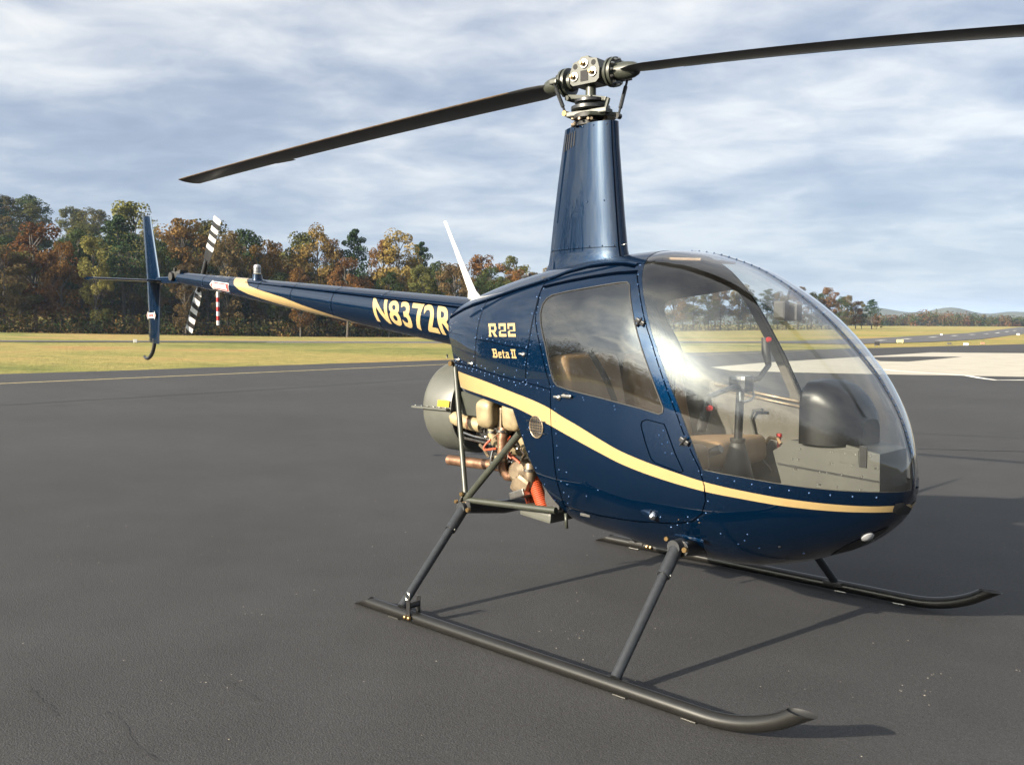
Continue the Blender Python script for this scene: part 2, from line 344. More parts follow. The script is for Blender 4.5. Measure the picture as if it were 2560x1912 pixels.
sheet('apron', edge+[(70, 120), (70, -90)], 0.0, 'asphalt')
def strip(name, pts, wd, z, mat, jitter=0.0, kind='structure', onterrain=False):
    mb = MB(); P = []
    pts = [Vector((p[0], p[1], 0)) for p in pts]
    for i, p in enumerate(pts):
        t = (pts[min(i+1, len(pts)-1)]-pts[max(i-1, 0)]).normalized(); n = Vector((-t.y, t.x, 0))
        row = []
        for s_ in (-.5, .5):
            q = p+n*(s_*wd+rnd.uniform(-jitter, jitter)); row.append((q.x, q.y, z+(height(q.x, q.y) if onterrain else 0)))
        P.append(row)
    mb.grid(P); o = mb.build(name, mat, None, False)
    if o.data.polygons[0].normal.z < 0: o.data.flip_normals()
    o['kind'] = kind; return o
def dense(pts, step, wob=0.0):
    out = []
    for a, b in zip(pts[:-1], pts[1:]):
        n = max(1, int(math.dist(a, b)/step))
        for i in range(n): out.append((a[0]+(b[0]-a[0])*i/n+rnd.uniform(-wob, wob), a[1]+(b[1]-a[1])*i/n+rnd.uniform(-wob, wob)))
    out.append(pts[-1]); return out
strip('yellow_taxi_line', dense([(-19.0, -40), (-19.75, 3.4), (-20.33, 11), (-20.98, 18.4), (-21.3, 46)], 1.0), 0.16, 0.004, 'yellow_line', 0.01)
strip('paving_joint', dense([(-13.4, -9), (-13.78, 1.5), (-14.1, 7.1), (-15.0, 12.2), (-16.6, 20)], 0.5, 0.015), 0.07, 0.004, 'sealant', 0.018)
strip('paving_joint', dense([(-1.6, 8.52), (-0.32, 9.04), (8, 12.4)], 0.3, 0.012), 0.022, 0.004, 'sealant', 0.006)
strip('paving_joint', dense([(-1.4, 6.65), (0.04, 7.68), (6, 11.9)], 0.3, 0.01), 0.05, 0.004, 'sealant', 0.02)
# concrete pad at the right with the asphalt wedge left open
sheet('concrete_pad', [(-13.6, 23.4), (-14.3, 27.9), (-14.6, 33.5), (-14.85, 39.2), (-15.2, 45.5), (-15.4, 49.1), (-13.6, 50.3), (-11.54, 51.8), (-6, 55), (6, 60), (14, 40), (4, 29), (-2.5, 26), (-4.5, 25), (-6.44, 24.0), (-7.64, 23.3), (-9.9, 22.3), (-11.8, 21.7)], 0.004, 'concrete')
sheet('asphalt_wedge', [(-14.3, 38.2), (-12.01, 33.55), (-11.08, 34.05), (-11.35, 38), (-11.70, 42.36), (-13.2, 41.0)], 0.008, 'asphalt')
strip('white_apron_line', dense([(-9.4, 26.6), (-8.25, 25.48), (-7.0, 24.9), (-5.74, 24.21), (-5.1, 23.2), (-4.5, 22.46), (-3.99, 23.03), (2, 29)], 0.7), 0.20, 0.012, 'white_line', 0.01)
# runway and taxiway beyond the grass
strip('far_taxiway', dense([(-102, -5), (-84, 14), (-74+1.5, 24), (-66, 33), (-59, 40), (-52, 50), (-45, 62), (-38, 80)], 3), 7.0, 0.01, 'asphalt_far', 0.1, onterrain=True)
strip('white_edge_line', dense([(-58.0, 33.6), (-53, 39.6), (-49.5, 45.2), (-44, 54)], 2), 0.45, 0.03, 'white_line', 0.03, onterrain=True)
strip('runway', dense([(-36, 70), (-36.5, 90), (-41, 120), (-52, 170), (-85, 320), (-130, 520)], 6), 13.0, 0.012, 'asphalt_far', 0.15, onterrain=True)
for i in range(9):
    t = i/8; a = Vector((-37.5, 96, 0)).lerp(Vector((-85, 320, 0)), t**1.25); d = Vector((-.2, 1, 0)).normalized()
    o = strip('runway_dash', [(a.x, a.y), (a.x+d.x*(4+8*t), a.y+d.y*(4+8*t))], 0.6, 0.03, 'white_line', onterrain=True)
# fine cracks in the apron surface
def crack(name, p0, ang, ln, seed):
    r_ = random.Random(seed); pts = [Vector((p0[0], p0[1], 0))]; a = ang
    while len(pts) < ln/0.035: a += r_.uniform(-.6, .6); a += (ang-a)*0.25; pts.append(pts[-1]+Vector((math.cos(a), math.sin(a), 0))*0.035)
    return pts
for path in [[(-0.269, -2.334), (-0.165, -2.325), (-0.054, -2.349), (0.026, -2.375), (0.124, -2.379), (0.235, -2.366)], [(-0.711, -2.438), (-0.565, -2.453), (-0.465, -2.454), (-0.356, -2.467)], [(-0.238, -1.892), (0.003, -1.897), (0.112, -1.865)]]:
    strip('surface_crack', dense(path, .02, .006), 0.0032, 0.004, 'sealant', 0.0014)
def pale_grit():
    rg = random.Random(17); mb = MB()
    spots = [(-.9, -1.35), (-1.0, -1.1), (.55, -.75), (.35, -.55), (1.7, .1), (1.75, -.15), (1.55, -.35), (1.95, .35), (2.1, 1.3), (2.4, 1.6), (-2.4, -1.6), (-3.0, .2), (-.2, -1.9), (1.4, 2.6)]
    for cx, cy in spots:
        for k in range(rg.randint(3, 8)):
            p = Vector((cx+rg.gauss(0, .06), cy+rg.gauss(0, .05), .0)); r_ = rg.uniform(.0016, .0042); n = 6; v = [p+Vector((math.cos(6.283*j/n)*r_*rg.uniform(.6, 1.3), math.sin(6.283*j/n)*r_*rg.uniform(.6, 1.3), .001)) for j in range(n)]; mb.add(v+[p+Vector((0, 0, r_*.7))], [(j, (j+1) % n, n) for j in range(n)], 0, False)
    for k in range(260):
        p = Vector((rg.uniform(-6, 3), rg.uniform(-3, 5), 0)); r_ = rg.uniform(.0015, .004); v = [p+Vector((math.cos(6.283*j/5)*r_, math.sin(6.283*j/5)*r_, .001)) for j in range(5)]; mb.add(v+[p+Vector((0, 0, r_*.7))], [(j, (j+1) % 5, 5) for j in range(5)], 0, False)
    o = mb.build('pale_grit', 'grit', None, False); tag(o, 'pale grit specks lying on the dark asphalt', 'grit', kind='stuff')
MT['grit'] = pmat('pale_stone_grit', (.26, .24, .20), .8, 0, 0, .4, 60)
pale_grit()

# ------------------------------------------------------------------ helicopter
heli = empty('helicopter'); tag(heli, 'dark blue two-seat helicopter with gold stripe parked on the asphalt apron', 'helicopter')
TAB = np.array([
(-0.86,1.472,1.1,0.225,1.29,2.25,2.2),(-0.7,1.522,0.93,0.3,1.26,2.4,2.2),(-0.45,1.584,0.7,0.4,1.2,2.65,2.35),(-0.2,1.632,0.52,0.475,1.13,2.9,2.5),(0.05,1.67,0.425,0.525,1.06,3.05,2.6),(0.25,1.693,0.39,0.55,1.03,3.1,2.65),(0.45,1.709,0.375,0.56,1.01,3.1,2.65),(0.61,1.714,0.352,0.56,0.98,2.95,2.6),(0.74,1.697,0.35,0.555,0.95,2.75,2.5),(0.86,1.662,0.346,0.545,0.925,2.6,2.42),(0.96,1.622,0.346,0.53,0.905,2.5,2.37),(1.063,1.565,0.352,0.508,0.885,2.45,2.3),(1.148,1.509,0.37,0.48,0.87,2.45,2.25),(1.255,1.426,0.402,0.438,0.86,2.45,2.2),(1.343,1.343,0.436,0.393,0.85,2.45,2.1),(1.416,1.266,0.468,0.345,0.84,2.4,2.05),(1.479,1.194,0.503,0.295,0.83,2.35,2),(1.529,1.121,0.54,0.246,0.82,2.3,2),(1.57,1.05,0.578,0.198,0.81,2.2,2),(1.598,0.987,0.61,0.155,0.8,2.1,2),(1.62,0.92,0.645,0.112,0.785,2.1,2),(1.637,0.85,0.69,0.066,0.765,2,2),(1.642,0.79,0.74,0.01,0.76,2,2)])
def pchip(x, y, q):
    h = np.diff(x); d = np.diff(y)/h; m = np.zeros_like(y)
    for i in range(1, len(x)-1):
        if d[i-1]*d[i] > 0:
            w1 = 2*h[i]+h[i-1]; w2 = h[i]+2*h[i-1]; m[i] = (w1+w2)/(w1/d[i-1]+w2/d[i])
    m[0] = d[0]; m[-1] = d[-1]
    k = np.clip(np.searchsorted(x, q)-1, 0, len(x)-2); t = (q-x[k])/h[k]
    return (1+2*t)*(1-t)**2*y[k]+t*(1-t)**2*h[k]*m[k]+t*t*(3-2*t)*y[k+1]+t*t*(t-1)*h[k]*m[k+1]
XQ = np.linspace(-.86, 1.642, 5005)
TQ = [pchip(TAB[:, 0], TAB[:, i], XQ) for i in range(1, 7)]
def sec(x):
    t = (x+.86)/(1.642+.86)*5004; i = int(min(max(t, 0), 5003)); f = min(max(t-i, 0), 1)
    return [float(a[i]*(1-f)+a[i+1]*f) for a in TQ]
def Wf(x, z):
    zt, zb, b, zw, nt, nb = sec(x); h, n = (zt-zw, nt) if z >= zw else (zw-zb, nb); s = abs(z-zw)/h
    return b*(1-s**n)**(1/n) if s < 1 else 0.0
def Ff(x, y, z):
    zt, zb, b, zw, nt, nb = sec(x); h, n = (zt-zw, nt) if z >= zw else (zw-zb, nb)
    return ((abs(y)/b)**n+(abs(z-zw)/h)**n)**(1/n)
def Nf(x, y, z):
    e = 0.002
    g = Vector((Ff(min(x+e, 1.641), y, z)-Ff(x-e, y, z), Ff(x, y+e, z)-Ff(x, y-e, z), Ff(x, y, z+e)-Ff(x, y, z-e)))
    if x > 1.637: g = g+Vector((1, 0, 0))*g.length*2
    return g.normalized()
def surf(x, z, side=-1, off=0.0):
    x = min(x, 1.640); y = side*Wf(x, z); p = Vector((x, y, z)); return p+Nf(*p)*off if off else p
def full_loft(n=130, m=112):
    u = np.linspace(0, 1, n); xs = -.86+(1.642+.86)*(.35*u+.65*np.sin(u*math.pi/2)); mb = MB(); P = []
    for x in xs:
        zt, zb, b, zw, nt, nb = sec(float(x)); row = []
        for k in range(m):
            a = 2*math.pi*k/m; c, s = math.cos(a), math.sin(a); e = 2/(nt if s >= 0 else nb); h = zt-zw if s >= 0 else zw-zb
            row.append((float(x), b*math.copysign(abs(c)**e, c), zw+h*math.copysign(abs(s)**e, s)))
        P.append(row)
    mb.grid(P, 0, False, True); mb.add(P[0], [tuple(range(m))]); mb.add(P[-1], [tuple(range(m))]); return mb.mesh('loft', ['blue', 'dark', 'dark'])
def prism_obj(poly, y0, y1, mi):
    mb = MB(); mb.prism(poly, (0, 0, 0), (1, 0, 0), (0, 0, 1), (0, 1, 0), y0, y1, mi); me = mb.mesh('cut', ['blue', 'dark', 'dark']); return me
def boolean(me, cut, op):
    a = bpy.data.objects.new('a', me); b = bpy.data.objects.new('b', cut); COL.objects.link(a); COL.objects.link(b)
    md = a.modifiers.new('b', 'BOOLEAN'); md.object = b; md.operation = op; md.solver = 'EXACT'
    bpy.context.view_layer.update()
    r = bpy.data.meshes.new_from_object(a.evaluated_get(bpy.context.evaluated_depsgraph_get()))
    bpy.data.objects.remove(a); bpy.data.objects.remove(b); return r
def keep(me, idx, name):
    bm = bmesh.new(); bm.from_mesh(me); bmesh.ops.delete(bm, geom=[f for f in bm.faces if f.material_index != idx], context='FACES')
    for f in bm.faces: f.material_index = 0; f.smooth = True
    r = bpy.data.meshes.new(name); bm.to_mesh(r); bm.free(); return r
def skin_normals(me, flip=1):
    me.normals_split_custom_set_from_vertices([tuple(Nf(*v.co)*flip) if abs(v.co.x+.86) > 1e-4 else tuple(Nf(*v.co)) for v in me.vertices])
def shrink(poly, d):
    n = len(poly); ar = sum(poly[i][0]*poly[(i+1) % n][1]-poly[(i+1) % n][0]*poly[i][1] for i in range(n)); sg = 1 if ar > 0 else -1; out = []
    for i in range(n):
        a, b, c = [Vector(poly[(i+k) % n]) for k in (-1, 0, 1)]
        n1 = (b-a).normalized(); n2 = (c-b).normalized(); nn = Vector((-(n1.y+n2.y), n1.x+n2.x))
        if nn.length < 1e-6: nn = Vector((-n1.y, n1.x))
        nn.normalize(); k = 1/max(.4, nn.dot(Vector((-n1.y, n1.x)))); q = b+nn*d*sg*k; out.append((q.x, q.y))
    return out
WS_REAR = [(0.53,1.8),(0.572,1.72),(0.5936,1.6738),(0.6138,1.6396),(0.638,1.5912),(0.6774,1.5171),(0.7203,1.4314),(0.7753,1.3203),(0.8261,1.2254),(0.8677,1.1373),(0.9049,1.0651),(0.9451,0.973),(0.9814,0.8879),(1.0156,0.8059)]
WS_LOW = [(1.0697,0.7989),(1.1629,0.788),(1.2797,0.7729),(1.3859,0.761),(1.4846,0.7518),(1.5735,0.7458),(1.66,0.741)]
WS = WS_REAR+WS_LOW+[(1.8,.741),(1.8,1.9),(.53,1.9)]
DW = [(0.1361,1.4292),(0.1375,1.4684),(0.1531,1.4929),(0.1816,1.5085),(0.2764,1.5233),(0.4143,1.5389),(0.5362,1.5537),(0.5869,1.5567),(0.6056,1.5441),(0.6446,1.4608),(0.6884,1.365),(0.7232,1.2914),(0.7679,1.2025),(0.8077,1.1214),(0.8467,1.0421),(0.8447,1.0231),(0.828,1.0152),(0.7434,1.0332),(0.5592,1.0623),(0.3559,1.0903),(0.2887,1.1043),(0.2661,1.1224),(0.2416,1.1786),(0.2023,1.2816),(0.1562,1.373)]
DOOR = [(0.0798,1.5416),(0.2483,1.5652),(0.3866,1.5817),(0.5126,1.5926),(0.6125,1.5948),(0.6559,1.5277),(0.69,1.461),(0.7288,1.3799),(0.7716,1.3014),(0.8146,1.2094),(0.8671,1.0993),(0.9087,1.0141),(0.93,0.962),(0.9675,0.8799),(1.0021,0.8148),(1.0203,0.7418),(1.0169,0.6786),(0.9937,0.6245),(0.9433,0.5843),(0.8604,0.5616),(0.679,0.5412),(0.4443,0.5288),(0.324,0.5317),(0.2247,0.541),(0.2419,0.6026),(0.2508,0.7135),(0.2569,0.8312),(0.2509,0.9448),(0.2476,1.0219),(0.2431,1.1033),(0.2141,1.1675),(0.1752,1.2637),(0.1337,1.3462),(0.1083,1.4065),(0.0996,1.4743)]
ENG = [(-1.2,1.455),(-0.83,1.455),(-0.7985,1.44),(-0.7615,1.397),(-0.6676,1.269),(-0.6246,1.177),(-0.583,1.1309),(-0.5751,1.0297),(-0.3252,1.0115),(-0.0239,0.9777),(0.0244,0.8812),(0.0827,0.7256),(0.1572,0.5592),(0.1867,0.5005),(0.2,0.4),(0.2,0),(-1.2,0)]
def build_fuselage():
    full = full_loft()
    sh = boolean(full.copy(), prism_obj(ENG, -1, 1, 1), 'DIFFERENCE')
    for s in (-1, 1):
        y0, y1 = sorted((s*.013, s*1.2)); sh = boolean(sh, prism_obj(WS, y0, y1, 2), 'DIFFERENCE')
        y0, y1 = sorted((s*.15, s*1.2)); sh = boolean(sh, prism_obj(DOOR, y0, y1, 2), 'DIFFERENCE')
    shell = keep(sh, 0, 'fuselage'); skin_normals(shell); shell.materials.clear(); shell.materials.append(MT['blue'])
    fo = link('fuselage', shell, heli)
    bulk = keep(sh, 1, 'engine_bulkhead'); bulk.materials.clear(); bulk.materials.append(MT['olive'])
    for p in bulk.polygons: p.use_smooth = False
    link('engine_bulkhead', bulk, heli)
    def lining(me, name, d, mat, par):
        l = me.copy(); l.name = name
        for v in l.vertices: v.co = v.co-Nf(*v.co)*d
        l.flip_normals(); l.materials.clear(); l.materials.append(MT[mat])
        bm = bmesh.new(); bm.from_mesh(l); bmesh.ops.delete(bm, geom=[f for f in bm.faces if f.calc_center_median().x < .08 and f.calc_center_median().z < 1.62], context='FACES'); bm.to_mesh(l); bm.free()
        return link(name, l, par)
    lining(shell, 'cabin_lining', .010, 'headliner', heli)
    for s in (-1, 1):
        y0, y1 = sorted((s*.013, s*1.2))
        ws = keep(boolean(full.copy(), prism_obj(shrink(WS, -.003), *sorted((s*.010, s*1.2)), 1), 'INTERSECT'), 0, 'windshield')
        for v in ws.vertices: v.co -= Nf(*v.co)*.0015
        skin_normals(ws); ws.materials.clear(); ws.materials.append(MT['glass']); link('windshield', ws, heli)
        y0, y1 = sorted((s*.15, s*1.2))
        d = boolean(full.copy(), prism_obj(shrink(DOOR, .0016), y0, y1, 1), 'INTERSECT')
        d = boolean(d, prism_obj(DW, y0, y1, 2), 'DIFFERENCE')
        dm = keep(d, 0, 'door')
        bm = bmesh.new(); bm.from_mesh(dm); bmesh.ops.delete(bm, geom=[f for f in bm.faces if abs(f.calc_center_median().y) < .16], context='FACES'); bm.to_mesh(dm); bm.free()
        skin_normals(dm); dm.materials.clear(); dm.materials.append(MT['blue']); do = link('door', dm, heli)
        lining(dm, 'door_lining', .010, 'headliner', do)
        wn = keep(boolean(full.copy(), prism_obj(DW, y0, y1, 1), 'INTERSECT'), 0, 'window')
        for v in wn.vertices: v.co -= Nf(*v.co)*.0012
        skin_normals(wn); wn.materials.clear(); wn.materials.append(MT['glass']); link('window', wn, do)
        # rubber seal round the window
        mb = MB(); mb.tube([surf(p[0], p[1], s, .0005) for p in dense(DW+[DW[0]], .02)], .0032, 6, False); mb.build('window_seal', 'blackmatte', do)
        # door handle, hinges, latch
        h = surf(0.3566, 1.0622, s, .012); mb = MB(); mb.box(h, (.055, .012, .012), None, .003); mb.lathe(surf(0.3413, 1.0662, s, 0), Nf(*surf(0.3413, 1.0662, s)), [(0, .009), (.014, .008)], 10); mb.build('door_handle', 'steel', do)
        for (hx, hz) in ((0.7064, 1.3849), (0.9433, 0.9149)):
            q = surf(hx, hz, s, .006); mb = MB(); mb.box(q, (.045, .014, .02), Matrix.Rotation(R(28), 3, 'Y'), .004); mb.tube([q+Vector((-.014, s*.008, -.016)), q+Vector((.014, s*.008, .016))], .005, 8); mb.build('hinge', 'black', do)
    for me in (full,): bpy.data.meshes.remove(me)
    return fo
fus = build_fuselage()

def ribbon(pts, wd, off, mat, name, parent, side=-1):
    mb = MB(); P = []; q = [Vector((p[0], p[1])) for p in pts]
    for i, p in enumerate(q):
        t = (q[min(i+1, len(q)-1)]-q[max(i-1, 0)]).normalized(); n = Vector((-t.y, t.x)); P.append([surf(*(p+n*wd*k), side, off) for k in (-.5, .5)])
    mb.grid(P); return mb.build(name, mat, parent, False)
# gold cheat line on both sides
ST_TOP = [(-0.583,1.1309),(-0.276,1.0978),(-0.0385,1.0599),(0.1548,1.024),(0.2408,1.001),(0.2985,0.9779),(0.4139,0.9368),(0.5347,0.8886),(0.6408,0.8495),(0.7383,0.8226),(0.8943,0.7865),(1.0203,0.7588),(1.1599,0.7359),(1.3296,0.7128),(1.4799,0.697),(1.5697,0.6909),(1.619,0.69),(1.636,0.69)]
ST_BOT = [(-0.5731,1.0457),(-0.2563,1.0216),(-0.0241,0.9907),(0.099,0.9637),(0.1891,0.9397),(0.269,0.9167),(0.3299,0.8964),(0.4048,0.8724),(0.5326,0.8292),(0.6365,0.7961),(0.7351,0.7712),(0.8909,0.7404),(1.0182,0.7197),(1.1567,0.7029),(1.3269,0.6819),(1.4765,0.6698),(1.5657,0.6659),(1.6156,0.6638),(1.635,0.664)]
def stripe():
    a, b = np.array(ST_TOP), np.array(ST_BOT)
    for s in (-1, 1):
        mb = MB(); P = []
        for i in range(161):
            x = -.575+(1.6355+.575)*math.sin(i/160*math.pi/2)
            zt = float(pchip(a[:, 0], a[:, 1], np.array([x]))[0]); zb = float(pchip(b[:, 0], b[:, 1], np.array([x]))[0])
            P.append([surf(x, zb+(zt-zb)*k/5, s, .0016) for k in range(6)])
        mb.grid(P); mb.build('gold_stripe', 'gold', heli, False)
stripe()
SEAMS = [DOOR+[DOOR[0]],
 [(-0.3617,1.4974),(-0.3578,1.4136),(-0.3592,1.3252),(-0.3658,1.2171),(-0.3666,1.165)],
 [(-0.6019,1.1719),(-0.3653,1.1599),(-0.1238,1.1281),(0.0749,1.1082),(0.202,1.0922),(0.244,1.0852)],
 [(-0.3627,1.3003),(-0.2237,1.2904),(-0.043,1.2706),(0.0714,1.2626)],
 [(0.0768,1.5834),(0.0844,1.5251),(0.0943,1.4517),(0.0927,1.3799),(0.0879,1.3005),(0.0777,1.2006),(0.0723,1.1082)],
 [(0.7449,0.964),(0.7503,0.9811),(0.7717,0.9899),(0.852,0.977),(0.8616,0.9599),(0.9038,0.8597),(0.9355,0.7946),(0.9236,0.7866),(0.8105,0.8156),(0.7937,0.8297),(0.7689,0.8898),(0.7449,0.964)],
 [(1.0203,0.7498),(1.0212,0.6997)]]
for sm in SEAMS: ribbon(dense(sm, .02), .0034, .0021, 'seam', 'panel_seam', heli)
def moulding(pts, name):
    mb = MB(); mb.tube([surf(p[0], p[1], -1, .002) for p in dense(pts, .02)], .006, 8); mb.build(name, 'blue', heli)
    ribbon([(p[0], p[1]-.010) for p in dense(pts, .02)], .010, .0018, 'seam', 'moulding_gap', heli)
moulding([(-0.7546,1.4179),(-0.6027,1.4616),(-0.496,1.4811),(-0.2979,1.5119),(-0.1198,1.5485),(0.0154,1.5738),(0.1219,1.599),(0.1852,1.6206),(0.3035,1.6445),(0.4225,1.6509),(0.5122,1.6471),(0.5821,1.6346)], 'drip_moulding')
ribbon(dense([(0.08,1.5475),(0.2487,1.571),(0.3872,1.5875),(0.5134,1.5984),(0.6101,1.6017)], .02), .012, .0022, 'seam', 'door_gutter', heli)
# rivets, one joined part
def rivets(rows, name, side=-1, mat='rivet', rad=.0042):
    mb = MB()
    for row, step in rows:
        L_ = [0]
        for a, b in zip(row[:-1], row[1:]): L_.append(L_[-1]+math.dist(a, b))
        n = max(1, int(L_[-1]/step))
        for i in range(n+1):
            d = L_[-1]*i/n; k = max(j for j in range(len(L_)-1) if L_[j] <= d+1e-9) if len(L_) > 1 else 0
            t = (d-L_[k])/max(1e-9, L_[k+1]-L_[k]); x = row[k][0]+(row[k+1][0]-row[k][0])*t; z = row[k][1]+(row[k+1][1]-row[k][1])*t
            p = surf(x, z, side); mb.lathe(p, Nf(*p), [(0, rad), (rad*.35, rad*.8), (rad*.6, rad*.3)], 6)
    o = mb.build(name, mat, heli); o['kind'] = 'stuff'; return o
def offs(pts, d):
    q = [Vector(p) for p in pts]; out = []
    for i, p in enumerate(q):
        t = (q[min(i+1, len(q)-1)]-q[max(i-1, 0)]).normalized(); out.append(tuple(p+Vector((-t.y, t.x))*d))
    return out
WSL = [WS_REAR[-1]]+WS_LOW[:-1]
rivets([(offs(WSL, -.020), .062), (offs(WS_REAR[3:], -.016), .048),
 (offs(SEAMS[1], -.012), .045), (offs(SEAMS[2], -.012), .042), (offs(SEAMS[2], .012), .085), (offs(SEAMS[3], .010), .05), (offs(SEAMS[4], .012), .04), (offs(SEAMS[4], -.014), .07),
 ([(0.0818,1.1002),(0.0885,0.9498),(0.0963,0.8994)], .06), ([(0.275,1),(0.2822,0.8493),(0.2762,0.6983),(0.2635,0.5586)], .05), ([(0.2647,1.1003),(0.2369,1.1605),(0.1771,1.2706),(0.1303,1.3601),(0.1102,1.4292)], .05),
 ([(-0.5317,1.1549),(-0.2506,1.12),(0.0002,1.09)], .11), ([(0.0453,0.8592),(0.1046,0.7288),(0.1721,0.5592)], .07), ([(1.0287,0.6795),(1.0086,0.6195),(0.9582,0.5843),(0.8666,0.5537)], .05),
 ([(0.2949,0.5985),(0.3237,0.7184)], .055), ([(0.4138,0.6182),(0.4944,0.6584)], .05), ([(0.7957,0.5784),(0.8661,0.4984)], .05), ([(1.0989,0.4995),(1.1295,0.5198),(1.1495,0.5498)], .03), ([(0.8593,0.8598),(0.8297,0.9299)], .03), ([(0.8891,0.8598),(0.8494,0.9499)], .035),
 ([(0.4415,1.0602),(0.4461,1.0501)], .015), ([(0.6113,1.0352),(0.6158,1.0201)], .017), ([(-0.2989,1.1701),(0.0058,1.1604)], .15), ([(-0.0364,1.2406),(0.0695,1.2006)], .06), ([(-0.1882,1.2504),(-0.0372,1.2356)], .09), ([(0.9278,0.5992),(1.1497,0.4898),(1.2994,0.4697)], .11)], 'rivets')
# centre strip screws over the canopy
mb = MB()
for i in range(46):
    x = .50+(1.63-.50)*math.sin(i/45*math.pi/2)
    zt = sec(x)[0]; p = Vector((x, 0, zt)); n = Nf(x, 0.0001, zt-.0005); mb.lathe(p, n, [(0, .004), (.003, .0035), (.0045, .0015)], 6)
mb.build('strip_screws', 'rivet', heli)['kind'] = 'stuff'

# ---- lettering
def glyph_mesh(polys, mapf, name, mat, parent, cuts=()):
    bm = bmesh.new()
    for poly in polys:
        bm.faces.new([bm.verts.new((p[0], p[1], 0)) for p in poly])
    for (ax, v) in cuts:
        no = (1, 0, 0) if ax == 0 else (0, 1, 0); co = (v, 0, 0) if ax == 0 else (0, v, 0)
        bmesh.ops.bisect_plane(bm, geom=bm.verts[:]+bm.edges[:]+bm.faces[:], plane_co=co, plane_no=no)
    bmesh.ops.triangulate(bm, faces=bm.faces[:])
    for v in bm.verts: v.co = mapf(v.co.x, v.co.y)
    bmesh.ops.recalc_face_normals(bm, faces=bm.faces[:])
    me = bpy.data.meshes.new(name); bm.to_mesh(me); bm.free(); me.materials.append(MT[mat]); return link(name, me, parent)
def text_polys_mesh(s, size, xs, bold, mapf, name, mat, parent, cuts=()):
    cu = bpy.data.curves.new('t', 'FONT'); cu.body = s; cu.size = size; cu.offset = bold; cu.resolution_u = 4; cu.space_character = 1.06
    o = bpy.data.objects.new('t', cu); COL.objects.link(o); bpy.context.view_layer.update()
    me = bpy.data.meshes.new_from_object(o.evaluated_get(bpy.context.evaluated_depsgraph_get())); bpy.data.objects.remove(o)
    bm = bmesh.new(); bm.from_mesh(me); bpy.data.meshes.remove(me)
    x0 = min(v.co.x for v in bm.verts); x1 = max(v.co.x for v in bm.verts); y0 = min(v.co.y for v in bm.verts); y1 = max(v.co.y for v in bm.verts)
    for v in bm.verts: v.co.x = (v.co.x-x0)/(x1-x0)*xs; v.co.y = (v.co.y-y0)/(y1-y0)*size; v.co.z = 0
    for (ax, val) in cuts:
        no = (1, 0, 0) if ax == 0 else (0, 1, 0); co = (val, 0, 0) if ax == 0 else (0, val, 0)
        bmesh.ops.bisect_plane(bm, geom=bm.verts[:]+bm.edges[:]+bm.faces[:], plane_co=co, plane_no=no)
    for v in bm.verts: v.co = mapf(v.co.x, v.co.y)
    me = bpy.data.meshes.new(name); bm.to_mesh(me); bm.free(); me.materials.append(MT[mat]); return link(name, me, parent)
def bars(rects): return [[(a, b), (c, b), (c, d), (a, d)] for a, b, c, d in rects]
# "R22": slabby block figures, "Beta II" below
def glyph_r(x, w, h, t):
    return bars([(x-.06*w, 0, x+t+.04*w, t*.45), (x, t*.45, x+t, h-t*.8), (x-.06*w, h-t*.8, x+w*.92, h), (x+w-t, h*.5, x+w, h-t*.8), (x+t, h*.36, x+w*.9, h*.5)])+[[(x+w*.42, h*.36), (x+w*.42+t*1.05, h*.36), (x+w+.06*w, t*.1), (x+w+.06*w, 0), (x+w-.30*w, 0)]]
def glyph_2(x, w, h, t):
    return bars([(x, h-t*.8, x+w, h), (x, h-t*1.6, x+t*.8, h-t*.8), (x+w-t, h*.48, x+w, h-t*.8), (x+t*.5, h*.40, x+w, h*.48), (x, t*.8, x+t, h*.40), (x, 0, x+w, t*.8)])
def map_side(ox, oz, sx=1.0, shear=0.0): return lambda u, v: surf(ox+u*sx+v*shear, oz+v+u*.010, -1, .0019)
glyph_mesh(glyph_r(0, .068, .064, .018)+glyph_2(.088, .060, .064, .017)+glyph_2(.162, .060, .064, .017), map_side(-0.2324, 1.3143, 1.0, -.36), 'model_lettering', 'gold', heli)
def glyph_beta():
    P = []; h = .042; t = .011
    P += bars([(-.004, 0, .034, t*.7), (-.004, h-t*.7, .034, h), (.002, t*.7, .002+t, h-t*.7), (.013, h*.45, .033, h*.45+t*.6), (.030, .004, .041, h*.45), (.028, h*.5, .038, h-.003)])
    x = .050; hh = .028
    P += bars([(x, 0, x+.008, hh), (x+.008, hh-.006, x+.026, hh), (x+.008, 0, x+.027, .006), (x+.008, hh*.42, x+.026, hh*.42+.006), (x+.020, hh*.42+.006, x+.027, hh-.006)])
    x = .084; P += bars([(x+.005, 0, x+.013, h*.88), (x-.002, hh-.005, x+.022, hh), (x+.013, 0, x+.024, .006)])
    x = .114; P += bars([(x, 0, x+.007, hh*.55), (x+.018, 0, x+.026, hh-.005), (x+.002, hh-.006, x+.026, hh), (x+.007, hh*.5, x+.018, hh*.5+.005), (x+.007, 0, x+.018, .006), (x+.026, 0, x+.031, .006)])
    x = .160; P += bars([(x, 0, x+.040, .007), (x, h-.007, x+.040, h), (x+.006, .007, x+.015, h-.007), (x+.025, .007, x+.034, h-.007)])
    return P
glyph_mesh(glyph_beta(), map_side(-0.1828, 1.2144, .95, -.36), 'model_lettering', 'gold', heli)

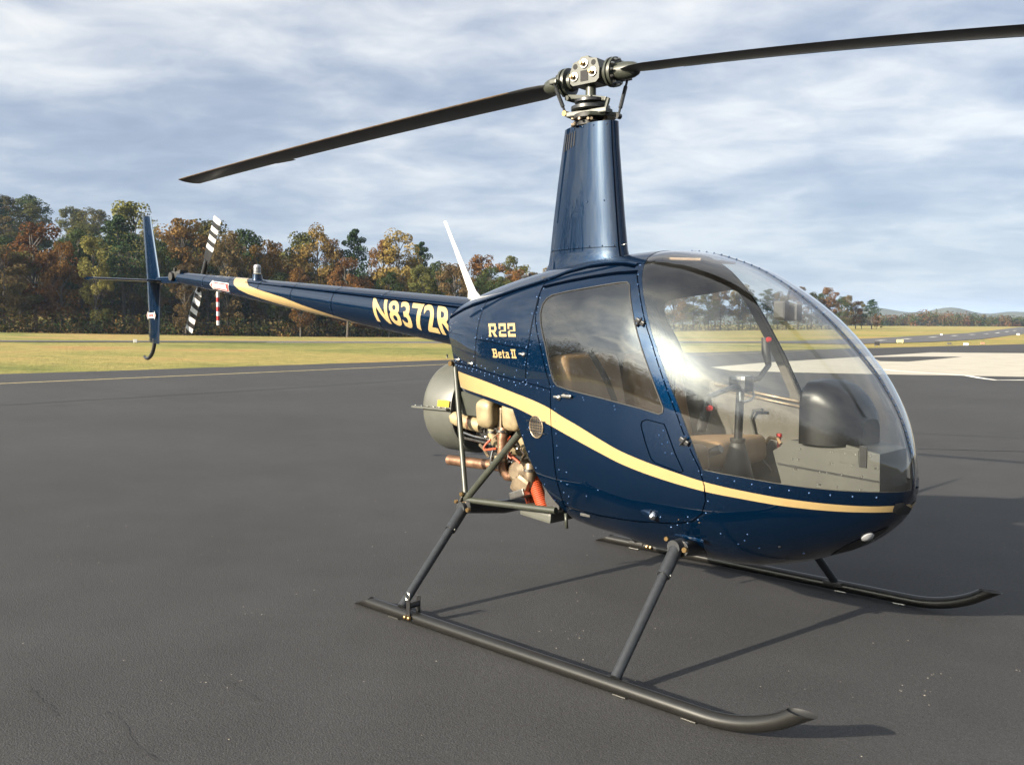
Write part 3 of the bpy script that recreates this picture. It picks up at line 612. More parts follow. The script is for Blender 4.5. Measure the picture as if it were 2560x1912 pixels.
# ---- screened vent, latches, step light on the right flank
mb = MB(); c = surf(.152, .909); n = Nf(*c); ov = [(.152+.046*math.cos(a), .909+.050*math.sin(a)) for a in [2*math.pi*k/24 for k in range(24)]]
mb.add([surf(p[0], p[1], -1, .0018) for p in ov]+[c+n*.0018], [(k, (k+1) % 24, 24) for k in range(24)]); vent = mb.build('vent_opening', 'dark', heli)
mb = MB()
for k in range(-3, 4):
    z = .909+k*.013; hw = .046*math.sqrt(max(0, 1-((z-.909)/.05)**2)); mb.tube([surf(.152-hw, z, -1, .004), surf(.152+hw, z, -1, .004)], .0011, 5)
    x = .152+k*.0125; hh = .05*math.sqrt(max(0, 1-((x-.152)/.046)**2)); mb.tube([surf(x, .909-hh, -1, .004), surf(x, .909+hh, -1, .004)], .0011, 5)
mb.tube([surf(p[0], p[1], -1, .003) for p in ov+[ov[0]]], .003, 6, False); mb.build('vent_screen', 'tan_steel', vent)
for z0, z1 in ((.935, .938), (.893, .882)):
    mb = MB(); mb.tube([surf(.090, z0, -1, .008), surf(.218, z1, -1, .008)], .002, 6); mb.build('vent_rod', 'black', vent)
def latch(x, z, r=.012, name='latch'):
    p = surf(x, z); n = Nf(*p); mb = MB(); mb.lathe(p, n, [(0, r), (.006, r), (.010, r*.7), (.013, r*.2)], 14); mb.box(p+n*.008+Vector((-r*1.3, 0, r*.2)), (r*1.5, .006, r*.7), None, .002); return mb.build(name, 'steel', heli)
for x, z in ((0.0578,1.2356), (-0.3921,1.176), (-0.5516,1.1899)): latch(x, z)
latch(0.3016, 1.0521, .013, 'door_lock')
p = surf(.764, .585); n = Nf(*p); mb = MB(); mb.lathe(p, n, [(-.01, .018), (.010, .018), (.020, .013), (.026, .004)], 16); lampo = mb.build('position_lamp', 'chrome', heli)
mb = MB(); mb.lathe(p+Vector((-.075, 0, .012)), Vector((1, -.08, -.1)), [(0, .002), (.03, .012), (.065, .02), (.072, .019)], 14); mb.build('lamp_fairing', 'blue', lampo)
mb = MB(); mb.box(surf(.345, .515, -1, .003), (.055, .004, .012), None, .001); mb.build('jack_plate', 'steel', heli)
mb = MB(); mb.tube([(.215, -.40, .50), (.222, -.40, .43)], .008, 8); mb.build('drain_tube', 'olive', heli)
# chin landing lamps and nose air inlet, their shaded openings painted as flat dark patches
def dark_patch(poly, name, mat='dark', off=.0022):
    mb = MB(); pts = dense(poly+[poly[0]], .008)[:-1]; cx = sum(p[0] for p in pts)/len(pts); cz = sum(p[1] for p in pts)/len(pts)
    rings = [[surf(cx+(p[0]-cx)*k, cz+(p[1]-cz)*k, -1, off) for p in pts] for k in (1, .66, .33)]
    mb.grid(rings, 0, False, True); mb.add([surf(cx, cz, -1, off)]+rings[-1], [(0, i+1, (i+1) % len(pts)+1) for i in range(len(pts))]); return mb.build(name, mat, heli, False)
dark_patch([(1.602,.668),(1.611,.698),(1.630,.702),(1.634,.668),(1.624,.645),(1.608,.648)], 'nose_inlet_shade')
lp = dark_patch([(1.36,.455),(1.45,.520),(1.52,.565),(1.575,.598),(1.565,.582),(1.50,.525),(1.43,.48)], 'lamp_recess_shade')
p = surf(1.512, .553, -1, .003); mb = MB(); nn = Nf(*p); mb.lathe(p-nn*.004, nn, [(0, .026), (.004, .026), (.009, .019), (.012, .006)], 20); mb.build('landing_lamp', 'lens', lp)

# ---- mast fairing
def foil(xf, xr, t, n=28):
    out = []
    for k in range(n):
        a = 2*math.pi*k/n; u = .5+.5*math.cos(a); x = xr+(xf-xr)*u
        c = 1-u; y = t*(1.0*(math.sqrt(max(0, c))*1.75-c*1.02-.73*c**3)) if c < 1 else 0
        out.append((x, math.copysign(max(0.0, y), math.sin(a)) if abs(math.sin(a)) > 1e-6 else 0.0))
    return out
mb = MB(); P = []
for z, xf, xr, t in ((1.60,.34,-.34,.17),(1.655,.275,-.275,.135),(1.69,.262,-.255,.118),(1.74,.248,-.245,.112),(1.90,.228,-.225,.106),(2.10,.206,-.195,.100),(2.25,.190,-.170,.095),(2.366,.182,-.150,.092)):
    P.append([(x, y, z+(0.018*(x+.15)*0)) for x, y in foil(xf, xr, t)])
mb.grid(P, 0, False, True); mb.add(P[-1], [tuple(range(28))], 1, False); mast_f = mb.build('mast_fairing', ['blue', 'dark'], heli)
def fair_pt(z, u, off=.0015):
    tb = np.array([(1.69,.262,-.255,.118),(1.74,.248,-.245,.112),(1.90,.228,-.225,.106),(2.10,.206,-.195,.100),(2.25,.190,-.170,.095),(2.366,.182,-.150,.092)])
    xf, xr, t = [float(np.interp(z, tb[:, 0], tb[:, i])) for i in (1, 2, 3)]; c = 1-u
    def y_(c): return t*(math.sqrt(max(0, c))*1.75-c*1.02-.73*c**3)
    x = xr+(xf-xr)*u; dy = (y_(min(1, c+.01))-y_(max(0, c-.01)))/(.02*(xf-xr)); n = Vector((dy, -1, 0)).normalized()
    return Vector((x, -y_(c), z))+n*off
for i in range(5):
    mb = MB(); u = .07+.062*i; mb.grid([[fair_pt(z, u+k, .0015) for k in (0, .026)] for z in np.linspace(2.25+.004*i, 2.338, 4)]); mb.build('vent_slot', 'dark', mast_f, False)
mb = MB(); mb.grid([[fair_pt(z, .955+k, .0016) for k in (0, .010)] for z in np.linspace(1.70, 2.366, 12)]); mb.build('panel_seam', 'seam', mast_f, False)
mb = MB(); mb.grid([[fair_pt(z, u, .0016) for u in np.linspace(.02, .94, 20)] for z in (1.752, 1.7545)]); mb.build('panel_seam', 'seam', mast_f, False)
mb = MB()
for z, us in ((2.35, (.3, .5, .7, .9)), (1.76, (.05, .2, .35, .5, .65, .8, .92)), (1.98, (.62, .84))):
    for u in us: p = fair_pt(z, u); mb.lathe(p, Vector((0, -1, 0)), [(0, .004), (.003, .002)], 6)
mb.build('rivets', 'rivet', mast_f)['kind'] = 'stuff'
mb = MB(); mb.tube([(.225, -.02, 1.76), (.262, -.02, 1.765)], .004, 6); mb.lathe((.222, -.02, 1.76), (1, 0, 0), [(0, .009), (.01, .006)], 8); mb.build('air_probe', 'steel', heli)

# ---- rotor mast, swashplate, hub, blades
PHI = R(183); bu = Vector((math.cos(PHI), math.sin(PHI), 0)); bw = Vector((-bu.y, bu.x, 0)); Z = Vector((0, 0, 1))
HC = Vector((.012, 0, 2.622))
mb = MB(); mb.lathe((.016, 0, 2.30), Z, [(0, .04), (.10, .04), (.12, .028), (.26, .026)], 20); mast = mb.build('rotor_mast', 'olive', heli)
for z, r, h, mt in ((2.482, .080, .022, 'black'), (2.447, .098, .026, 'black'), (2.405, .086, .030, 'blackmatte'), (2.372, .066, .03, 'blackmatte')):
    mb = MB(); mb.lathe((.016, 0, z-h/2), Z, [(0, r*.86), (h*.2, r), (h*.8, r), (h, r*.86)], 28); mb.build('swashplate_ring', mt, mast)
mb = MB(); mb.box((.03, -.03, 2.418), (.23, .07, .024), Matrix.Rotation(R(8), 3, 'Z'), .006); mb.box((.06, .02, 2.405), (.16, .16, .02), Matrix.Rotation(R(-35), 3, 'Z'), .006); mb.build('swashplate_arm', 'olive', mast)
mb = MB(); mb.box((-.035, -.02, 2.508), (.15, .03, .022), Matrix.Rotation(R(10), 3, 'Y'), .005); mb.tube([(-.10, -.05, 2.51), (-.10, .02, 2.51)], .013, 10); mb.box((.075, .0, 2.49), (.09, .03, .02), Matrix.Rotation(R(14), 3, 'Y'), .004); mb.tube([(.135, -.01, 2.478), (.125, -.03, 2.40)], .010, 8); mb.build('drive_scissor', 'olive', mast)
rs = random.Random(3)
mb = MB()
for i in range(14):
    a = rs.uniform(0, 6.28); p = Vector((.016+.075*math.cos(a), .075*math.sin(a), rs.uniform(2.36, 2.40))); mb.tube([p, p+Vector((math.cos(a), math.sin(a), .1))*.022], .007, 8)
mb.build('linkage_bolts', 'tan_steel', mast)['kind'] = 'stuff'
# hub block: two side cheeks with three bolts
hub = empty('rotor_hub'); hub.parent = heli
cheek = [(-.086,-.048),(-.070,-.062),(.070,-.062),(.088,-.046),(.090,.004),(.074,.052),(.030,.060),(.020,.072),(-.022,.072),(-.030,.058),(-.068,.050),(-.088,.006)]
mb = MB(); mb.prism(cheek, HC, -bu, Z, bw, -.052, .052); mb.build('hub_block', 'olive', hub)
mb = MB(); mb.prism([(-.022,-.048),(.024,-.048),(.024,.004),(-.022,.004)], HC, -bu, Z, bw, .0525, .054); mb.build('hub_opening', 'dark', hub)
for (a, b, r) in ((-.055,.030,.0135), (.055,.034,.0135)):
    mb = MB(); mb.lathe(HC-bu*a+Z*b+bw*.0522, bw, [(0, r), (.0015, r)], 16); mb.build('hub_hole', 'dark', hub)
for (a, b) in ((.0,.036), (-.060,-.020), (.052,-.012)):
    q = HC-bu*a+Z*b+bw*.052
    mb = MB(); mb.lathe(q, bw, [(0, .023), (.007, .023), (.008, .012)], 22); ws_ = mb.build('bolt_washer', 'steel', hub)
    mb = MB(); mb.lathe(q+bw*.008, bw, [(0, .013), (.016, .013), (.017, .008), (.026, .008)], 6, 0); mb.build('hub_bolt', 'brass', hub)
    mb = MB(); mb.lathe(HC-bu*a+Z*b-bw*.052, -bw, [(0, .023), (.007, .023), (.024, .010)], 12); mb.build('hub_bolt', 'brass', hub)
def blade_z(r, side): return (2.600-.017*r-.0045*r*r) if side > 0 else (2.612-.055*r-.018*r*r)
def blade(side):
    d = bu*side; ch = Vector((0, 0, 1)).cross(d)    # leading-edge direction for counter-clockwise rotation
    root = empty('main_rotor_blade'); root.parent = heli
    def c(r): return Vector((.012, 0, 0))+d*r+Z*blade_z(r, side)
    ax = (c(.34)-c(.10)).normalized()
    mb = MB(); mb.lathe(c(.10), ax, [(0, .045), (.02, .048), (.022, .070), (.034, .072), (.036, .064), (.044, .064), (.046, .072), (.058, .071), (.060, .043), (.12, .042), (.155, .037), (.178, .027), (.188, .010)], 28); mb.build('blade_grip', 'olive', root)
    mb = MB(); u, v = frame(ax)
    for k in range(12):
        a = 2*math.pi*k/12; q = c(.10)+ax*.060+(u*math.cos(a)+v*math.sin(a))*.060; mb.lathe(q, ax, [(0, .0065), (.010, .0065), (.011, .004), (.016, .004)], 6)
    mb.build('flange_bolts', 'steel', root)['kind'] = 'stuff'
    mb = MB(); q = c(.155); mb.box(q+ch*.075-Z*.012, (.045, .07, .022), Matrix.Rotation(math.atan2(d.y, d.x), 3, 'Z'), .006); mb.build('pitch_horn', 'olive', root)
    # blade body: NACA-like section, twist, droop
    P = []; nr = 44; prof = []
    for k in range(20):
        a = 2*math.pi*k/20; u_ = .5+.5*math.cos(a); cc = 1-u_; y = .115*.5*(math.sqrt(cc)*2.6-cc*1.25-1.35*cc**3); prof.append((u_, math.copysign(max(y, .008 if 0 < u_ < .95 else 0), math.sin(a))))
    for i in range(nr+1):
        r = .215+(3.835-.215)*i/nr; tw = (R(7.5) if side > 0 else R(4.5))-R(4)*(r-.3)/3.5
        chord = .183*min(1, .45+.55*min(1, (r-.215)/.12)) if r < .34 else .183
        th = 1.0 if r > .5 else 1.6-.6*(r-.24)/.26
        row = []; tan = (c(r+.01)-c(r-.01)).normalized(); nrm = (ch.cross(tan)).normalized(); nrm = nrm if nrm.z > 0 else -nrm
        e1 = ch*math.cos(tw)+nrm*math.sin(tw); e2 = nrm*math.cos(tw)-ch*math.sin(tw)
        if r > 3.78: e1 = e1
        for (u_, y) in prof: row.append(c(r)+e1*(u_-.72)*chord+e2*y*chord*th)
        P.append(row)
    mb = MB(); mb.grid(P[:-1], 0, False, True); mb.grid(P[-2:], 1, False, True); mb.add(P[-1], [tuple(range(20))], 1, False); mb.add(P[0], [tuple(range(20))], 0, False)
    mb.build('blade_skin', ['blade', 'blade_worn'], root, True, 60)
    # polished leading edge strip and trim tab
    mb = MB(); LE = []
    for i in range(nr):
        r = .50+(3.80-.50)*i/(nr-1); tw = (R(7.5) if side > 0 else R(1.5))-R(4)*(r-.3)/3.5; tan = (c(r+.01)-c(r-.01)).normalized(); nrm = (ch.cross(tan)).normalized(); nrm = nrm if nrm.z > 0 else -nrm
        e1 = ch*math.cos(tw)+nrm*math.sin(tw); e2 = nrm*math.cos(tw)-ch*math.sin(tw)
        LE.append([c(r)+e1*((.28+k[0])*.183)+e2*(k[1]*.183) for k in ((-.022, .024), (-.004, .012), (.003, 0), (-.004, -.012), (-.022, -.024))])
    mb.grid(LE); mb.build('erosion_strip', 'blade_worn', root)
    r = 2.75; mb = MB(); tw = R(3); q = c(r)-ch*(.72*.183+.012)-Z*.006; mb.box(q, (.22, .035, .003), Matrix.Rotation(math.atan2(d.y, d.x), 3, 'Z')); mb.build('trim_tab', 'blade', root)
    # pitch link
    a = q0 = c(.155)+ch*.10-Z*.012; b = Vector((.016, 0, 2.405))+(ch*.105+d*.11)
    if side > 0: b = Vector((-.100, -.055, 2.432))
    else: b = Vector((.165, .03, 2.395))
    mb = MB(); mb.tube([a, a.lerp(b, .2), a.lerp(b, .22), a.lerp(b, .78), a.lerp(b, .8), b], [.006, .006, .010, .010, .006, .006], 10); mb.build('pitch_link', 'strut', root)
    mb = MB(); mb.lathe(b-Vector((0, .014, 0)), (0, 1, 0), [(0, .014), (.028, .014)], 14); mb.build('rod_end', 'brass' if side > 0 else 'black', root)
blade(1); blade(-1)

# ---- tail boom
BA, BB = Vector((-.70, 0, 1.366)), Vector((-4.30, 0, 1.748)); BAX = (BB-BA).normalized(); BL = (BB-BA).length
def br(t): return .148+(.044-.148)*t/BL
bup = (Z-BAX*Z.dot(BAX)).normalized()
def boom_pt(t, ang, off=0.0):   # ang from the right side (-Y) upwards
    return BA+BAX*t+(Vector((0, -1, 0))*math.cos(ang)+bup*math.sin(ang))*(br(t)+off)
boom = empty('tail_boom'); boom.parent = heli
ts = [0, .4, .85, .853, 1.35, 1.353, 1.85, 1.853, 2.3, 2.303, 2.75, 2.753, 3.15, 3.153, BL]
mb = MB(); mb.grid([[boom_pt(t, 2*math.pi*k/40) for k in range(40)] for t in ts], 0, False, True); mb.add([boom_pt(BL, 2*math.pi*k/40) for k in range(40)], [tuple(range(40))], 0, False); mb.build('boom_skin', 'blue', boom)
for t in (.85, 1.35, 1.85, 2.3, 2.75, 3.15):
    mb = MB(); mb.grid([[boom_pt(tt, 2*math.pi*k/40, .0012) for k in range(40)] for tt in (t-.002, t+.002)], 0, False, True); mb.build('ring_seam', 'seam', boom, False)
mb = MB()
for t in (.85, 1.35, 1.85, 2.3, 2.75, 3.15):
    for dt in (-.018, .018):
        for k in range(22): a = 2*math.pi*k/22; p = boom_pt(t+dt, a); mb.lathe(p, p-(BA+BAX*(t+dt)), [(0, .0035), (.0022, .002)], 5)
mb.build('rivets', 'rivet', boom)['kind'] = 'stuff'
mb = MB(); mb.tube([boom_pt(t, R(38), .002) for t in np.linspace(.05, 2.5, 20)], [.006*(1-.5*k/19) for k in range(20)], 6); mb.build('boom_conduit', 'seam', boom)
# registration marking
def map_boom(t0, a0, tilt=0.0): return lambda u, v: boom_pt(t0-u, a0+v/br(t0-u)+tilt*u, .0016)
text_polys_mesh('N8372R', .148, .745, .0042, lambda u, v: boom_pt(.855-u+v*.44, R(-33)+v/.1225, .0016), 'registration_lettering', 'gold', boom, [(1, .15*k/8) for k in range(1, 8)]+[(0, .05*k) for k in range(1, 15)])
# tapering gold swoosh along the boom
up_ = [(2.53,85),(2.52,60),(2.47,38),(2.43,19),(2.30,9),(2.20,3),(1.92,-11),(1.72,-27),(1.5,-40),(1.3,-52),(1.1,-65),(.95,-78)]
lo_ = [(2.72,85),(2.70,66),(2.675,40),(2.647,14),(2.57,-8),(2.45,-24),(2.283,-36.5),(2.0,-52),(1.7,-64),(1.4,-74),(1.15,-80),(.95,-82)]
def lerpl(L_, s):
    f = s*(len(L_)-1); i = min(int(f), len(L_)-2); k = f-i; return tuple(L_[i][j]*(1-k)+L_[i+1][j]*k for j in (0, 1))
mb = MB(); mb.grid([[boom_pt(lerpl(up_, i/80)[0]*(1-k)+lerpl(lo_, i/80)[0]*k, R(lerpl(up_, i/80)[1]*(1-k)+lerpl(lo_, i/80)[1]*k), .0013) for k in (0, .2, .4, .6, .8, 1)] for i in range(81)]); mb.build('gold_swoosh', 'gold', boom, False)
# danger decal
def mapd(u, v): return boom_pt(3.027-u, R(-8)+v/.066, .0016)
cuts = [(1, .012*k-.06) for k in range(1, 10)]
W_ = [(.0,.0),(.045,.040),(.045,.030),(.30,.030),(.30,-.034),(.045,-.034),(.045,-.044)]
glyph_mesh([W_], mapd, 'danger_decal', 'white', boom, cuts)
def mapd2(u, v): return boom_pt(3.027-u, R(-8)+v/.066, .0024)
glyph_mesh([[(.014,-.001),(.038,.022),(.038,-.026)], [(.055,.024),(.294,.024),(.294,-.028),(.055,-.028)]], mapd2, 'danger_decal_field', 'red', boom, cuts)
def mapd3(u, v): return boom_pt(3.027-u-.066, R(-8)+(v-.020)/.066, .0032)
text_polys_mesh('DANGER', .036, .215, .006, mapd3, 'danger_lettering', 'white', boom, [(1, .012), (1, .024)])
# beacon, antenna, red-white rod
p = boom_pt(2.44, R(90)); beacon = empty('strobe_beacon'); beacon.parent = boom
mb = MB(); mb.lathe(p-Z*.01, Z, [(0, .040), (.02, .036), (.045, .034)], 20); mb.build('beacon_base', 'blue', beacon)
mb = MB(); mb.lathe(p+Z*.040, Z, [(0, .027), (.05, .027), (.064, .021), (.068, .007)], 18); mb.build('beacon_lens', 'lens', beacon)
mb = MB(); [mb.lathe(p+Z*(.048+.011*k), Z, [(0, .0278), (.003, .0283), (.006, .0278)], 18, 0, False) for k in range(4)]; mb.build('beacon_rib', 'greypanel', beacon)
mb = MB(); A0, A1 = Vector((-.80, 0, 1.505)), Vector((-1.062, 0, 1.972)); P = []
for i in range(9):
    s = i/8; q = A0.lerp(A1, s); chd = .024*(1-s)**1.5+.012+(.03*(1-s/.12) if s < .12 else 0); tk = .010*(1-s)+.004+(.012*(1-s/.12) if s < .12 else 0); P.append([q+Vector((chd*math.cos(a), tk*math.sin(a), 0)) for a in [2*math.pi*k/14 for k in range(14)]])
mb.grid(P, 0, False, True); mb.add(P[-1], [tuple(range(14))]); mb.build('whip_antenna', 'white', heli)
mb = MB(); mb.lathe((-.40, -.03, 1.597), Z, [(0, .022), (.02, .02), (.03, .012)], 14); mb.box((-.385, -.03, 1.632), (.055, .03, .018), Matrix.Rotation(R(-10), 3, 'Y'), .006); mb.build('roof_lamp', 'black', heli)
mb = MB()
for k in range(7): mb.lathe((-3.70, -.0, 1.36+k*.036), Z, [(0, .0125), (.0358, .0125)], 12, (0, 1)[k % 2])
mb.lathe((-3.70, 0, 1.611), Z, [(0, .010), (.06, .010)], 10, 0); mb.build('striped_probe', ['white', 'red'], boom)
# tail surfaces
def wing(corners, thick, name, mat, parent):
    # corners: root LE, root TE, tip LE, tip TE ; thickness direction given
    (a, b, c_, d_, nv) = corners; mb = MB(); P = []; nv = Vector(nv)
    for i in range(7):
        s = i/6; le = Vector(a).lerp(Vector(c_), s); te = Vector(b).lerp(Vector(d_), s); row = []
        for k in range(18):
            an = 2*math.pi*k/18; u_ = .5+.5*math.cos(an); cc = 1-u_; y = (math.sqrt(cc)*2.0-cc*1.0-1.0*cc**3); row.append(te.lerp(le, u_)+nv*math.copysign(thick*.62*max(y, .05), math.sin(an)))
        P.append(row)
    mb.grid(P, 0, False, True); mb.add(P[0], [tuple(range(18))]); mb.add(P[-1], [tuple(range(18))]); return mb.build(name, mat, parent)
fin = empty('vertical_fin'); fin.parent = heli
wing(((-4.665,0,1.72),(-4.920,0,1.735),(-4.822,0,2.290),(-4.985,0,2.302),(0,1,0)), .022, 'upper_fin', 'blue', fin)
wing(((-4.665,0,1.735),(-4.920,0,1.735),(-4.712,0,1.195),(-4.898,0,1.208),(0,1,0)), .022, 'lower_fin', 'blue', fin)
mb = MB()
for s in np.linspace(.04, .96, 15):
    for k in (.12, .55):
        le = Vector((-4.665, 0, 1.72)).lerp(Vector((-4.822, 0, 2.29)), s); te = Vector((-4.92, 0, 1.735)).lerp(Vector((-4.985, 0, 2.302)), s); q = te.lerp(le, k)+Vector((0, -.012-.008*k, 0)); mb.lathe(q, (0, -1, 0), [(0, .004), (.004, .002)], 5)
        le = Vector((-4.665, 0, 1.735)).lerp(Vector((-4.712, 0, 1.195)), s); te = Vector((-4.92, 0, 1.735)).lerp(Vector((-4.898, 0, 1.208)), s); q = te.lerp(le, k)+Vector((0, -.012-.008*k, 0)); mb.lathe(q, (0, -1, 0), [(0, .004), (.004, .002)], 5)
mb.build('rivets', 'rivet', fin)['kind'] = 'stuff'
def mapf(u, v): return Vector((-4.80+u, -.026, 1.44+v))
glyph_mesh([[(-.085,0),(-.058,.040),(-.058,.022),(.058,.022),(.058,.040),(.085,0),(.058,-.040),(.058,-.022),(-.058,-.022),(-.058,-.040)]], mapf, 'warning_decal', 'white', fin)
for tri in ([(-.080,0),(-.062,.026),(-.062,-.026)], [(.080,0),(.062,-.026),(.062,.026)]): glyph_mesh([tri], lambda u, v: Vector((-4.80+u, -.0268, 1.44+v)), 'warning_arrow', 'red', fin)
text_polys_mesh('DANGER', .020, .095, .002, lambda u, v: Vector((-4.848+u, -.0268, 1.43+v)), 'warning_lettering', 'red', fin)
stab = wing(((-4.60,0,1.735),(-4.86,0,1.735),(-4.66,-.565,1.737),(-4.86,-.565,1.737),(0,0,1)), .020, 'horizontal_stabilizer', 'blue', heli)
mb = MB(); mb.box((-4.47, 0, 1.735), (.44, .05, .055), Matrix.Rotation(R(1), 3, 'Y'), .012); mb.build('tail_bracket', 'blue', heli)
mb = MB(); mb.box((-4.34, .01, 1.775), (.15, .08, .06), None, .015); mb.lathe((-4.39, .0, 1.76), (0, 1, 0), [(-.05, .035), (.05, .045), (.14, .030), (.24, .018)], 18); mb.box((-4.27, 0, 1.80), (.03, .06, .02), None, .004); mb.box((-4.34, -.03, 1.815), (.02, .02, .03), None, .003); mb.build('tail_gearbox', 'blackmatte', heli)
TS = arc((-4.80, 0, 1.24), (-4.80, 0, 1.13), (-4.90, 0, 1.075), 8)+arc((-4.90, 0, 1.075), (-4.95, 0, 1.05), (-5.0, 0, 1.082), 5)[1:]
mb = MB(); mb.tube(TS, [.016]*8+[.015, .014, .014, .013, .013, .012], 10); mb.build('tail_skid', 'black', heli)
TC = Vector((-4.394, .244, 1.779)); TA = .513
for s in (1, -1):
    d = Vector((math.sin(TA), 0, math.cos(TA)))*s; e = Vector((0, 1, 0)).cross(d).normalized(); mb = MB()
    bl = empty('tail_rotor_blade'); bl.parent = heli
    def trow(r, chd): return [TC+d*r+e*(k[0]*chd)+Vector((0, 1, 0))*(k[1]*chd+k[0]*chd*.10*s) for k in ((-.5, 0), (-.2, .055), (.2, .07), (.42, .05), (.5, 0), (.42, -.05), (.2, -.07), (-.2, -.055))]
    mb.tube([TC, TC+d*.15], [.022, .020], 12); mb.build('blade_root', 'black', bl)
    edges = [.12, .17, .205, .245, .285, .325, .365, .405, .445, .490, .535] if s > 0 else [.10, .135, .18, .225, .27, .315, .36, .405, .45, .495, .535]
    cols = [2, 2, 1, 0, 1, 0, 1, 0, 1, 0] if s > 0 else [1, 0, 1, 0, 1, 0, 1, 0, 1, 0]
    cols = [c if c != 2 else 1 for c in cols]
    mb = MB()
    for a, b, c in zip(edges[:-1], edges[1:], cols):
        ca_ = .105 if a > .15 else .07; mb.grid([trow(a, ca_), trow(b, .105)], c, False, True)
    mb.add(trow(.535, .105), [tuple(range(8))], 0, False); mb.add(trow(edges[0], .07), [tuple(range(8))], 1, False)
    mb.build('striped_blade', ['white', 'black'], bl)

def cushion_box(c, size, rot, name, parent, bev, mat='tan'):
    bm = bmesh.new(); bmesh.ops.create_cube(bm, size=1)
    for v in bm.verts: v.co = Vector((v.co.x*size[0], v.co.y*size[1], v.co.z*size[2]))
    bmesh.ops.bevel(bm, geom=list(bm.edges), offset=bev, segments=5, profile=.6, affect='EDGES')
    bmesh.ops.subdivide_edges(bm, edges=[e for e in bm.edges if e.calc_length() > .12], cuts=5, use_grid_fill=True)
    for v in bm.verts:
        k = max(0, 1-(v.co.x/size[0]*2)**2)*max(0, 1-(v.co.y/size[1]*2)**2); v.co.z += math.copysign(.014*k, v.co.z)
        v.co = rot @ v.co+Vector(c)
    for f in bm.faces: f.smooth = True
    me = bpy.data.meshes.new(name); bm.to_mesh(me); bm.free(); me.materials.append(MT[mat]); return link(name, me, parent)
# ---- engine and its frame
eng = empty('engine'); eng.parent = heli
FC = Vector((-.86, .0, .905))
mb = MB(); mb.lathe(FC+Vector((-.13, 0, 0)), (1, 0, 0), [(0, .05), (.0, .218), (.008, .238), (.026, .253), (.05, .257), (.23, .257), (.25, .249), (.252, .205), (.21, .20), (.21, .03)], 48, 0, True); mb.build('fan_shroud', 'greygreen', eng)
mb = MB(); mb.lathe(FC+Vector((.085, 0, 0)), (1, 0, 0), [(0, .20), (.001, .20)], 40); mb.build('fan_cavity_shade', 'dark', eng)  # dark disc puts the shade of the fan interior into colour
mb = MB(); mb.box(FC+Vector((-.03, -.255, .005)), (.29, .05, .010), None, .002); mb.build('shroud_flange', 'greygreen', eng)
mb = MB()
for k in range(6): mb.lathe(FC+Vector((-.15+.05*k, -.268, .011)), Z, [(0, .006), (.006, .005)], 6)
mb.build('flange_bolts', 'steel', eng)['kind'] = 'stuff'
mb = MB(); mb.grid([[FC+Vector((x, -.2595*math.cos(a), .2595*math.sin(a))) for a in (R(4), R(8), R(12))] for x in (.02, .115)]); mb.build('yellow_label', 'yellow', eng, False)
mb = MB(); mb.prism([(-.60, 1.02), (-.02, .985), (-.06, .93), (-.35, .89), (-.62, .90)], (0, 0, 0), (1, 0, 0), (0, 0, 1), (0, 1, 0), -.30, -.27); mb.build('cooling_panel', 'olive', eng)
mb = MB(); mb.box((-.25, 0, .78), (.62, .30, .26), None, .04); mb.box((-.3, -.18, .84), (.5, .14, .12), None, .03); mb.build('crankcase', 'blackmatte', eng)
for sy in (-1, 1):
    for cx in (-.315, -.135):
        mb = MB()
        for k in range(7): mb.box((cx, sy*(.20+.022*k), .88), (.125, .012, .125), None, .02)
        mb.lathe((cx, sy*.16, .88), (0, sy, 0), [(0, .05), (.19, .05)], 16); mb.build('cylinder', 'blackmatte', eng)
        cushion_box((cx, sy*.385, .928), (.112, .088, .126), Matrix.Rotation(R(-6*sy), 3, 'X'), 'rocker_cover', eng, .036, 'cream')
        mb = MB(); mb.box((cx+.01, sy*.352, .905), (.13, .03, .11), None, .008); mb.build('rocker_flange', 'tan_steel', eng)
mb = MB(); mb.lathe((-.74, -.25, .872), (1, 0, -.13), [(0, .012), (.02, .016), (.03, .034), (.06, .040), (.20, .040), (.25, .036), (.255, .02)], 24); mb.build('oil_filter', 'cream', eng)
mb = MB(); mb.lathe((-.58, -.25, .852), (1, 0, -.13), [(0, .0415), (.018, .0415)], 24, 0, False); mb.build('filter_clamp', 'rust', eng)
for k, (z0, z1) in enumerate(((.815, .785), (.785, .765))):
    mb = MB(); mb.tube([(-.70+.05*k, -.22, z0+.02), (-.64, -.25, z0-.02), (-.52, -.28, z1), (-.36, -.30, z1-.005)], .008, 8); mb.build('oil_line', 'steel', eng)
# intake and exhaust tubes
mb = MB(); mb.tube([(-.31, -.355, .875), (-.305, -.36, .82), (-.295, -.345, .775), (-.25, -.31, .745), (-.18, -.25, .735)], .026, 14); mb.build('intake_tube', 'cream', eng)
mb = MB(); mb.tube([(-.10, -.36, .87), (-.09, -.37, .82), (-.07, -.35, .76), (-.05, -.30, .72)], .026, 14); mb.build('intake_tube', 'cream', eng)
mb = MB(); mb.tube([(-.20, -.39, .865), (-.20, -.40, .80), (-.20, -.40, .72), (-.198, -.395, .66), (-.18, -.385, .628), (-.14, -.36, .622), (-.10, -.34, .64)], .025, 14); mb.build('exhaust_header', 'rust', eng)
mb = MB(); mb.tube([(-.03, -.38, .70), (-.02, -.39, .66), (-.03, -.385, .61), (-.07, -.36, .585), (-.12, -.32, .60)], .027, 14); mb.build('exhaust_header', 'tan_steel', eng)
mb = MB(); mb.lathe((-.24, -.385, .722), (1, -.1, 0), [(0, .012), (.05, .012)], 10); mb.box((-.215, -.40, .715), (.05, .03, .022), None, .006); mb.build('header_clamp', 'cream', eng)
